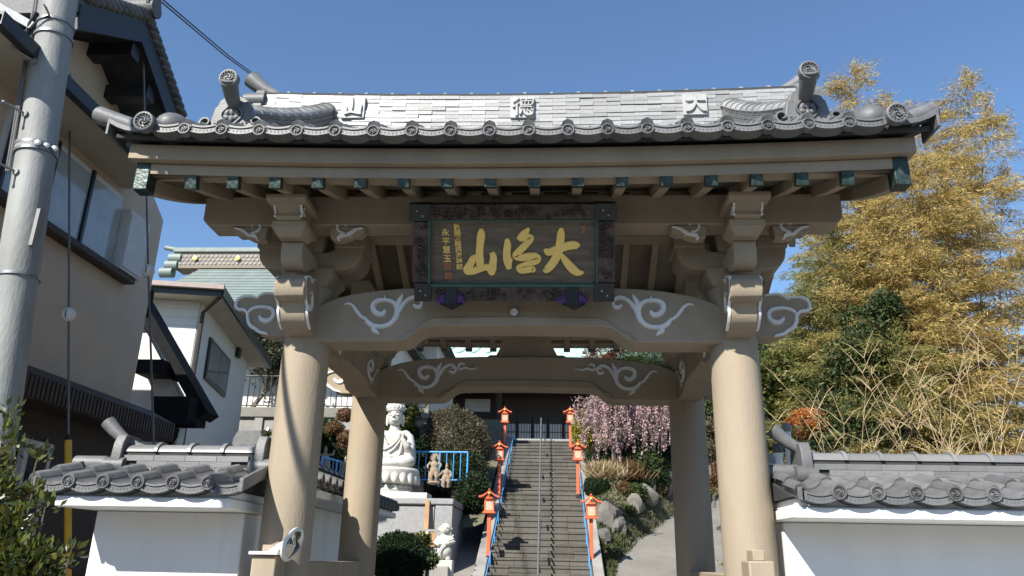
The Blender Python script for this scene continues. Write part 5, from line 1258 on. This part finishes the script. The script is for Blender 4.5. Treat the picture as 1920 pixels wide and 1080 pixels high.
# ---- rocks
def rock(label,c,r,seed):
    m=MB(); m.ell(c,r,20,14); o=m.build('garden_rock',M_rock,label=label,cat='rock',group='rocks of the garden bank',ang=22)
    rr=random.Random(seed); pl=[]
    for _ in range(15):
        n_=Vector((rr.gauss(0,1),rr.gauss(0,1),rr.gauss(0,.8))).normalized(); pl.append((n_,rr.uniform(.62,1.0)))
    for q in o.data.vertices:
        w=Vector((q.co.x/r[0],q.co.y/r[1],(q.co.z-r[2])/r[2])).normalized()
        k=min([1.15]+[d_/max(.05,n_.dot(w)) for n_,d_ in pl])*(1+.06*noise.noise(w*4+Vector((seed,0,7))))
        q.co=Vector((w.x*k*r[0],w.y*k*r[1],w.z*k*r[2]+r[2]))
    smooth(o.data,22)
    return o
RK=[(1140,968,13.4,.42,.46,'large pale rock beside the lowest right lantern'),(1158,985,13.8,.3,.28,'low rock at the foot of the bank by the path'),(1190,948,15.6,.3,.3,'squat rock at the foot of the bank, left of the shaded boulder'),(1212,930,16.5,.32,.36,'shaded boulder at the foot of the bank'),(1243,905,17.6,.34,.42,'boulder at the foot of the bank nearest the right rear pillar'),(1250,885,18.5,.3,.35,'large shaded rock beside the right rear pillar'),(1133,1005,13.0,.2,.26,'small rock by the right stair kerb'),(1160,990,13.6,.22,.2,'flat rock below the large pale rock')]
for k,(px,py,y,rw_,rh,lab) in enumerate(RK): rock('grey '+lab,on_bank(px,py,rh*.3),(rw_,rw_*.9,rh),k*3.7+1.3)
gp=thing('ground_cover','low mixed ground plants covering the flank of the garden bank','ground cover',(2.2,14,1.5)); gp['kind']='stuff'
pp=[];dd=[]
for _ in range(9000):
    y=random.uniform(11.6,21); f=float(foot(y)); x=random.uniform(max(1.45,f-1.9),f+.05); z=bank(x,y); pp.append((x,y,z-.01)); dd.append((random.gauss(0,.5),random.gauss(0,.5)-.2,.8))
leafobj('leaves',pp[:5000],(0,0,.5),.10,.4,M_green,gp,dirs=dd[:5000],jit=.3); leafobj('dry_leaves',pp[5000:],(0,0,.5),.11,.25,M_oliv,gp,dirs=dd[5000:],jit=.3)
# ---- clipped shrubs and grasses on the bank
p=on_bank(1123,862,.2); bush('clipped_shrub','upper dark green clipped ball shrub on the bank right of the stairs','shrub',p,(.44,.42,.34),9000,.05,M_dark,.5,amp=.06,shell=.18,core=.9)
p=on_bank(1119,913,.2); bush('clipped_shrub','lower dark green clipped ball shrub above the lowest right lantern','shrub',p,(.37,.37,.36),9000,.045,M_dark,.5,amp=.06,shell=.18,core=.9)
def tuft(label,c,n,L,mt,spread,w=.035):
    T=thing('grass_tuft',label,'grass',c); c=np.array(c)
    pos=c+RNG.normal(size=(n,3))*np.array([spread,spread*.6,.03]); dirs=np.stack([RNG.normal(size=n)*.55,RNG.normal(size=n)*.55-.1,np.ones(n)],1)
    leafobj('blades',pos,(0,-.6,0),L,w,mt,T,dirs=dirs,jit=.12); return T
tuft('dry straw coloured grass tuft between the two clipped ball shrubs',atY(1130,895,15.2),1500,.42,M_straw,.2,.05)
tuft('tall dry plume grass by the topmost right lantern',on_bank(1105,852,.0),400,.6,M_straw,.14,.05)
tuft('brown dry grass in the middle of the garden bank',on_bank(1172,900,.0),500,.6,M_rust,.25,.05)
p=atY(1095,805,19.6); bush('yellow_conifer','yellow green clipped conifer beside the topmost right lantern','shrub',(p.x,p.y,p.z),(.40,.4,.60),6500,.07,M_yell,.5,amp=.2,shell=.35,core=.75)
p=on_bank(1205,870,.3); bush('spreading_shrub','dark green spreading shrub on the shaded bank','shrub',p,(.55,.5,.55),5000,.085,M_green,.5,amp=.35,core=.6)
p=on_bank(1245,850,.4); bush('spreading_shrub','dark leafy shrub beside the right rear pillar','shrub',p,(.7,.6,.7),6000,.08,M_dark,.5,amp=.35,core=.6)
p=on_bank(1240,805,.5); bush('spreading_shrub','dark shrub under the right end of the weeping tree','shrub',p,(1.0,.7,.8),6000,.09,M_dark,.5,amp=.35,core=.6)
p=on_bank(1175,840,.25); bush('spreading_shrub','low olive shrub below the weeping blossom tree','shrub',p,(.8,.5,.45),5000,.08,M_oliv,.5,amp=.35,core=.6)
p=on_bank(1180,958,.08); bush('ground_shrub','small yellow green plant among the bank rocks','shrub',p,(.18,.15,.15),500,.07,M_camel,.5,core=.5)
p=on_bank(1165,880,.2); bush('spreading_shrub','rounded olive shrub in the middle of the garden bank','shrub',p,(.42,.35,.32),4000,.06,M_oliv,.5,amp=.25,core=.75)
p=on_bank(1188,925,.15); bush('spreading_shrub','low dark shrub above the bank rocks','shrub',p,(.40,.3,.26),3000,.07,M_green,.5,amp=.35,core=.65)
p=on_bank(1225,895,.2); bush('spreading_shrub','dark hanging shrub above the foot of the bank','shrub',p,(.5,.4,.36),3500,.07,M_dark,.5,amp=.35,core=.7)
p=on_bank(1172,918,.1); bush('spreading_shrub','dry brown shrub beside the lower clipped ball shrub','shrub',p,(.26,.22,.2),1800,.06,M_rust,.4,amp=.35,core=.6)
for px,py,rr_,mt_,lab in((1150,868,.36,M_green,'green shrub directly under the first weeping tree'),(1186,862,.4,M_dark,'dark shrub between the two weeping trees'),(1216,880,.36,M_dark,'dark shrub below the second weeping tree'),(1242,885,.4,M_green,'mid green shrub touching the right rear pillar'),(1205,912,.3,M_dark,'dark creeping shrub over the bank rocks'),(1238,915,.26,M_oliv,'olive creeping shrub at the foot of the bank')):
    p=on_bank(px,py,rr_*.55); bush('bank_shrub',lab,'shrub',p,(rr_,rr_*.8,rr_*.8),2800,.075,mt_,.45,amp=.35,core=.68,stem=False)
# ---- weeping blossom tree
def weeping(label,px,py,y,R,H):
    b=atY(px,py,y); T=thing('weeping_tree',label,'tree',b); b=Vector(b)
    top=b+Vector((.1,0,H)); MB().tube([b-Vector((0,0,1.4)),b+Vector((.08,.05,H*.5)),top],[.075,.06,.045],9).build('trunk',M_bark,T)
    pos=[];dirs=[]; mb=MB()
    for k in range(64):
        a=random.uniform(0,6.283); rr=R*random.uniform(.25,1.05); st=b+Vector((.05,.02,H*random.uniform(.6,1)))
        ap=st.lerp(b+Vector((rr*math.cos(a),rr*math.sin(a)*.6,0)),.0)+Vector((rr*.6*math.cos(a),rr*.4*math.sin(a),random.uniform(.2,.55)))
        ends=[]
        en=b+Vector((rr*math.cos(a),rr*.6*math.sin(a),H*random.uniform(.1,.85)))
        pts=catmull([tuple(st),tuple(ap),tuple(ap.lerp(en,.5)+Vector((.12*math.cos(a),0,.15))),tuple(en)],5)
        mb.tube(pts,[.022-.018*i/(len(pts)-1) for i in range(len(pts))],5)
        for j in range(30):
            t=random.uniform(.25,1)**.8; i=min(int(t*(len(pts)-1)),len(pts)-2); q=Vector(pts[i]).lerp(Vector(pts[i+1]),random.random())
            pos.append(q+Vector((random.gauss(0,.06),random.gauss(0,.06),random.gauss(0,.04))))
        # hanging side shoots
        for j in range(5):
            i=random.randrange(6,len(pts)); q=Vector(pts[i]); L=random.uniform(.3,.8); e2=q+Vector((random.gauss(0,.1),random.gauss(0,.06),-L)); mb.tube([q,q.lerp(e2,.5)+Vector((.03,0,0)),e2],[.007,.006,.003],4)
            for _ in range(16): pos.append(q.lerp(e2,random.random())+Vector((random.gauss(0,.025),random.gauss(0,.025),0)))
    mb.build('branches',M_bark,T)
    leafobj('blossom',pos,(0,0,0),.062,.8,M_pink,T)
weeping('weeping plum tree in pink blossom right of the stairs, left of its twin',1148,850,17.9,1.25,1.75)
weeping('weeping plum tree in pink blossom nearest the right rear pillar',1222,845,18.3,1.25,1.85)
# ---- generic branching tree
def branch_tree(name,label,base,H,R,nleaf,size,mt,levels=3,bark=None,clump=.35,lean=(0,0),split=4,aspect=.5,tr=.09,crown0=.35,group=None):
    base=Vector(base); T=thing(name,label,'tree',base,group); mb=MB(); tips=[]
    def grow(p,d,L,r,lv):
        pts=[p]; q=p.copy(); dd=d.copy()
        for i in range(4):
            dd=(dd+Vector((random.gauss(0,.16),random.gauss(0,.16),random.gauss(0,.08)+.05))).normalized(); q=q+dd*L/4; pts.append(q.copy())
        mb.tube(pts,[r,r*.85,r*.72,r*.6,r*.5],7 if lv>1 else 5)
        if lv==0: tips.append(q); return
        for k in range(split):
            t=random.uniform(.45,1); i=min(3,int(t*4)); s=pts[i].lerp(pts[i+1],t*4-i if t<1 else 1)
            a=random.uniform(0,6.283); nd=(dd+Vector((math.cos(a),math.sin(a),random.uniform(-.1,.5)))*.85).normalized(); grow(s,nd,L*random.uniform(.55,.75),r*.5,lv-1)
        tips.append(q)
    d0=Vector((lean[0],lean[1],1)).normalized()
    grow(base-Vector((0,0,.3)),d0,H*.5,tr,levels)
    mb.build('trunk',bark or M_bark,T)
    if nleaf:
        k=max(1,nleaf//len(tips)); pos=[]
        for t in tips:
            v=RNG.normal(size=(k,3))*clump*R; pos.append(np.array(t)+v)
        leafobj('crown',np.concatenate(pos),(0,0,.7),size,aspect,mt,T)
    return T
branch_tree('broadleaf_tree','pale branched tree with grey green leaves on the upper left terrace',atY(462,770,17.4),3.0,1,7000,.12,leafmat('grey_green_leaf',(.12,.125,.07),.45,.25,.03),3,clump=.22,lean=(.25,0),tr=.10)
branch_tree('broadleaf_tree','young leafless tree with pale forked trunk behind the white statue',atY(790,800,18.0),2.6,1,0,.1,M_green,3,M_twig,tr=.06)
p=atY(742,775,15.8); bush('camellia_tree','dark glossy evergreen shrub behind the crown of the white statue','shrub',p,(.6,.5,.75),4200,.12,M_camel,.5,amp=.3,core=.65,corem=M_dark)
p=atY(768,850,16.0); bush('evergreen_shrub','dark evergreen shrub between the white statue and the olive brown bush','shrub',p,(.5,.4,.7),4000,.10,M_dark,.5,amp=.3,core=.7)
p=atY(846,842,17.0); bush('rounded_bush','large rounded olive brown bush left of the stairs','shrub',p,(1.16,.85,1.2),36000,.075,M_oliv,.35,amp=.13,shell=.3,core=.8,freq=3)
p=atY(885,925,15.4); bush('evergreen_shrub','dark evergreen shrub at the foot of the olive brown bush beside the stairs','shrub',p,(.45,.6,.55),5000,.08,M_dark,.5,amp=.3,core=.75)
p=atY(850,880,16.2); bush('evergreen_shrub','dark low shrub behind the right hand blue railing','shrub',p,(.9,.4,.5),5000,.08,M_dark,.5,amp=.3,core=.75)
# cloud pruned tree with bronze pads, between left pillars
b=atY(648,880,14.6); T=thing('cloud_pruned_tree','cloud pruned tree with bronze rounded pads between the left gate pillars','tree',b)
MB().tube([Vector(b)-Vector((0,0,.3)),Vector(b)+Vector((.1,0,.7)),Vector(b)+Vector((.05,0,1.5))],[.06,.05,.03],8).build('trunk',M_bark,T)
for px,py,r in((648,778,.24),(628,803,.24),(650,820,.26),(640,840,.2),(632,858,.18),(655,850,.2)):
    c=atY(px,py,14.6); p,v=lump(c,(r,r,r*.75),1600,.25,.12,3,px); leafobj('foliage_pad',p,(0,0,.6),.045,.5,M_rust,T,dirs=v*.5,jit=.8); MB().ell(c,(r*.85,r*.85,r*.62),12,8).build('inner_pad',M_rust,T)
p=atY(612,822,15.2); bush('evergreen_shrub','dark leafy shrub against the retaining wall between the left pillars','shrub',p,(.45,.4,.5),3500,.11,M_green,.5,amp=.35,core=.65,corem=M_dark)
p=atY(622,872,14.4); bush('evergreen_shrub','near black evergreen shrub behind the raised arm guardian','shrub',p,(.5,.3,.5),3000,.09,M_dark,.5,amp=.3,core=.75)
p=atY(500,840,6.5); bush('small_shrub','small yellow green shrub glimpsed between the left wall and the left pillar','shrub',p,(.22,.2,.24),1500,.08,M_camel,.5,amp=.3,core=.6); 
# hedge ball in front of the plinth
p=atY(748,1050,7.6); bush('clipped_hedge','dark rounded hedge behind the left rear pillar','shrub',p,(.45,.42,.45),12000,.05,M_dark,.5,amp=.12,shell=.2,core=.88)
p=atY(790,1015,8.4); bush('small_shrub','small yellow green shrub right of the dark rounded hedge','shrub',p,(.16,.15,.13),700,.07,M_camel,.5,amp=.3,core=.5); 
p=atY(800,1050,8.4); bush('small_shrub','low green shrub at the foot of the child monk block','shrub',p,(.2,.15,.14),800,.07,M_green,.5,amp=.3,core=.5)
# foreground camellia, bottom left
T=thing('camellia_shrub','glossy yellow green leafy shrub in the bottom left corner','shrub',(-3.3,-1.5,0)); pos=[];dirs=[]; tw=MB()
for px,py,y in((15,1000,-1.5),(60,985,-1.5),(40,920,-1.4),(20,870,-1.3),(70,1040,-1.6),(110,1050,-1.6),(30,1060,-1.7),(-30,950,-1.4),(-20,1040,-1.7),(85,1090,-1.7),(-40,880,-1.3)):
    c=atY(px-52,py+22,y); v=RNG.normal(size=(520,3)); v/=np.linalg.norm(v,axis=1,keepdims=True); t=RNG.random((520,1))**.45; p=np.array(c)+v*t*np.array([.17,.17,.17]); pos.append(p); dirs.append(v*.6+np.array([0,-.1,.35]))
    tw.tube([Vector((-3.3,-1.4,0)),Vector((-3.3,-1.4,.6)).lerp(c,.4),c],[.03,.02,.008],6)
for px,py,y in((20,775,-1.3),(28,832,-1.35),(70,858,-1.4),(15,815,-1.3),(60,925,-1.45),(130,1040,-1.6),(85,950,-1.5)):
    c=atY(px,py,y); v=RNG.normal(size=(26,3)); p=np.array(c)+v*.028; pos.append(p); dirs.append(v*.5+np.array([0,-.1,.8])); tw.tube([Vector(c)+Vector((-.04,.05,-.35)),c],[.008,.004],5)
tw.build('twigs',M_bark,T); leafobj('foliage',np.concatenate(pos),(0,-.3,.9),.062,.45,M_camel,T,dirs=np.concatenate(dirs),jit=.35)
# ---- pine and red tree on the hill (right of the hall)
b=atY(1195,700,25.5); T=thing('rounded_pine','flat topped rounded pine tree on the hill behind the gate','tree',(b.x,b.y,HZ-.1))
MB().tube([(b.x,b.y,HZ-.2),(b.x+.1,b.y,b.z-.3),(b.x,b.y,b.z+.6)],[.16,.12,.06],8).build('trunk',M_bark,T)
for px,py,r in((1170,672,.85),(1205,662,.95),(1230,672,.8),(1190,685,.8),(1150,685,.5)):
    c=atY(px,py,25.5); p,v=lump(c,(r,r*.8,r*.36),3000,.4,.2,3,px); leafobj('foliage_pad',p,(0,0,.3),.11,.16,M_green,T,dirs=v+np.array([0,0,.4]),jit=.5)
b=atY(1128,740,25.0); T=thing('red_leaf_tree','red brown leaved shrub tree before the mint green roof','tree',(b.x,b.y,HZ-.1))
MB().tube([(b.x,b.y,HZ-.2),(b.x,b.y,b.z+.8)],[.08,.04],7).build('trunk',M_bark,T)
p,v=lump(atY(1128,650,25),(.75,.6,.9),3500,.5,.35,2.5,3); leafobj('crown',p,(0,0,.5),.10,.5,M_redbr,T,dirs=v,jit=.7)
# ---- golden bamboo
def bamboo(label,px,py,y,bpx,mt,dens=1.0):
    top=atY(px,py,y); bx_=atY(bpx,860,y).x; H=top.z; base=Vector((bx_,y,gz(bx_,y))); T=thing('bamboo',label,'bamboo',base,'golden bamboo grove'); mb=MB()
    N=22; cp=[]
    for i in range(N+1):
        t=i/N; p=base.lerp(Vector((top.x,y,H)),t); bend=(top.x-bx_); p.x=bx_+bend*(t**2.2); p.y=y+.3*math.sin(t*2+px); cp.append(p)
    mb.tube(cp,[.042*(1-.97*i/N)+.002 for i in range(N+1)],7); mb.build('culm',M_culm,T)
    mb=MB(); pos=[];dirs=[]
    nn=int(34*dens)
    for k in range(nn):
        t=.16+.83*(k/nn)**.9+random.uniform(-.01,.01); t=min(t,.995); i=int(t*N); q=cp[i].lerp(cp[min(i+1,N)],t*N-i)
        for s in range(4):
            a=random.uniform(0,6.283); L=(1.5*(1-t)**.55+.35)*random.uniform(.6,1.15); dx,dy=math.cos(a),math.sin(a)
            e=q+Vector((dx*L,dy*L*.8,L*random.uniform(.05,.4))); mid=q.lerp(e,.5)+Vector((0,0,L*.16)); mb.tube([q,mid,e],[.007,.006,.003],4,False)
            n=int(150*L*dens)
            u=RNG.random(n)**.55
            pp=np.outer((1-u)**2,np.array(q))+np.outer(2*u*(1-u),np.array(mid))+np.outer(u*u,np.array(e))
            pos.append(pp+RNG.normal(size=(n,3))*np.array([.10,.10,.028])); dirs.append(np.tile([dx*.8,dy*.8,-.35],(n,1)))
    pos.append(np.array(cp[-1])+RNG.normal(size=(300,3))*np.array([.07,.07,.16])); dirs.append(np.tile([.2,0,.4],(300,1)))
    mb.build('branches',M_culm,T); leafobj('foliage',np.concatenate(pos),(0,0,.8),.115,.15,mt,T,dirs=np.concatenate(dirs),jit=.45)
BM=[(1598,150,9.0,1640,0,1.25,'tallest plume at the left, above the gate roof corner'),(1655,215,9.6,1690,0,1,'just right of the tallest left plume'),(1700,300,8.4,1720,0,1,'in front, half hidden by the gate roof corner'),(1730,250,10.4,1740,0,1,'in the middle of the grove'),(1800,165,9.4,1790,0,1.2,'tall plume at the right of the grove'),(1838,225,8.6,1835,0,1,'right beside the tall right plume'),(1880,330,10,1900,0,.8,'thin stem at the right picture edge'),(1560,420,8.8,1570,1,1.1,'low olive stem beside the gate bracket'),(1505,545,9.2,1530,1,1,'lowest olive stem by the right cloud arm'),(1470,640,9.8,1500,1,.8,'small olive stem behind the right gate column'),(1770,330,8,1760,0,1,'broad golden stem in front of the tall right plume'),(1640,380,8.0,1640,0,1,'golden stem behind the dark evergreen'),(1900,480,8.2,1890,0,.9,'low golden stem at the right edge'),(1610,480,10.6,1600,1,1,'olive stem behind, above the orange dome shrub'),(1690,480,7.6,1700,0,1,'low golden stem in the centre front'),(1535,500,10.2,1560,1,1.1,'olive stem behind the bracket, above the cloud arm'),(1580,330,10.0,1600,0,1,'golden stem rising behind the roof corner'),(1668,640,7.3,1668,1,.8,'short olive stem in front of the dark evergreen'),(1590,650,7.4,1585,1,.8,'short olive stem left of the dark evergreen'),(1745,600,7.2,1750,0,.8,'short golden stem right of the dark evergreen')]
for px,py,y,bx_,k,dn,lab in BM: bamboo('golden bamboo, '+lab,px,py,y,bx_,M_bam2 if k else M_bam,dn)
# ---- dark evergreen in the grove
b=atY(1645,860,7.55); T=thing('evergreen_tree','dense dark evergreen tree in front of the golden bamboo','tree',(b.x,b.y,0))
MB().tube([(b.x,b.y,0),(b.x,b.y,4.5)],[.12,.05],8).build('trunk',M_bark,T)
pos=[];dv=[]
for px,py,r in((1662,575,.3),(1618,610,.34),(1690,600,.3),(1640,655,.5),(1712,665,.42),(1590,680,.42),(1660,720,.6),(1570,745,.5),(1730,735,.5),(1620,800,.7),(1700,800,.65),(1550,830,.6),(1760,820,.6)):
    p,v=lump(atY(px+random.uniform(-12,12),py,7.5+random.uniform(-.5,.5)),(r,r*.8,r),1500,.85,.45,2.4,px); pos.append(p); dv.append(v)
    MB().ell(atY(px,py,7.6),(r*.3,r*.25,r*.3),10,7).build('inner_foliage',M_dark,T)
leafobj('crown',np.concatenate(pos),(0,0,.6),.085,.5,leafmat('deep_green_leaf',(.05,.07,.026),.5,.2,.03,.6,.2),T,dirs=np.concatenate(dv)*.6,jit=.7)
# ---- orange dome shrub, broadleaf bush behind the column
p=atY(1513,797,7.4); bush('dome_shrub','rusty orange clipped dome shrub behind the right wall end','shrub',p,(.34,.34,.26),7000,.05,M_orng,.35,amp=.08,shell=.2,core=.9)
p=atY(1462,725,9.0); bush('broadleaf_bush','olive green leafy tree beside the right gate column','tree',p,(.72,.6,.62),4200,.12,M_camel,.5,amp=.35,core=.55,corem=M_green)
p=atY(1440,850,10); bush('broadleaf_bush','low dark shrub behind the right gate column','shrub',p,(.5,.4,.5),3000,.1,M_green,.5,amp=.35,core=.6)
for k,(px,py,lab) in enumerate(((1330,760,'upper'),(1330,800,'middle'),(1328,840,'lower'))):
    p=atY(px,py,14); bush('layered_shrub','%s pad of layered olive shrub between the right pillars'%lab,'shrub',p,(.5,.4,.26),2200,.07,M_oliv if k else M_green,.5,amp=.3,core=.7)
p=atY(1335,895,16); bush('layered_shrub','rusty brown low shrub between the right pillars','shrub',p,(.45,.4,.4),2200,.07,M_rust,.5,amp=.3,core=.7)
# ---- bare branching shrubs in front of bamboo
def bare(label,px,y,H,n,sp):
    b=Vector((atY(px,900,y).x,y,0)); T=thing('bare_shrub',label,'shrub',b,'bare shrubs behind the right wall'); mb=MB()
    for k in range(n):
        a=random.uniform(-1,1); st=b+Vector((random.uniform(-sp,sp),random.uniform(-.3,.3),0)); en=st+Vector((a*abs(a)*H*.4,random.uniform(-.3,.3),H*random.uniform(.65,1.05)))
        mid=st.lerp(en,.5)+Vector((-a*.12*H,0,.06*H)); pts=[Vector(q) for q in catmull([tuple(st),tuple(mid),tuple(en)],5)]
        mb.tube(pts,[.009*(1-.8*i/(len(pts)-1)) for i in range(len(pts))],5,False)
        for j in range(9):
            i=random.randrange(3,len(pts)); q=pts[i]; s=random.choice((-1,1)); L=random.uniform(.2,.7); e=q+Vector((s*L*random.uniform(.3,.8),random.gauss(0,.1),L*random.uniform(.3,.9))); mb.tube([q,q.lerp(e,.5)+Vector((0,0,.04)),e],[.005,.004,.002],4,False)
    mb.build('branches',M_twig,T)
bare('leafless pale branched shrub rising above the left end of the right wall',1610,4.6,3.6,16,.5)
bare('leafless pale branched shrub in front of the dark evergreen',1690,5.2,4.0,16,.6)
bare('tall leafless pale branched shrub near the right picture edge',1800,4.8,4.6,16,.6)
bare('leafless pale branched shrub at the right picture edge',1885,5.4,4.6,14,.6)
# ---- far wood on the hill behind everything
for k,(px,py,y,r,lab) in enumerate(((620,690,44,5,'far left evergreen'),(1350,705,40,4.5,'far evergreen beyond the path'),(1440,700,36,3.5,'far evergreen right of the column'))):
    b=atY(px,py,y); T=thing('far_tree','dark round crowned tree on the hill, '+lab,'tree',(b.x,b.y,HZ)); MB().tube([(b.x,b.y,HZ-.2),(b.x,b.y,b.z)],[.3,.1],8).build('trunk',M_bark,T)
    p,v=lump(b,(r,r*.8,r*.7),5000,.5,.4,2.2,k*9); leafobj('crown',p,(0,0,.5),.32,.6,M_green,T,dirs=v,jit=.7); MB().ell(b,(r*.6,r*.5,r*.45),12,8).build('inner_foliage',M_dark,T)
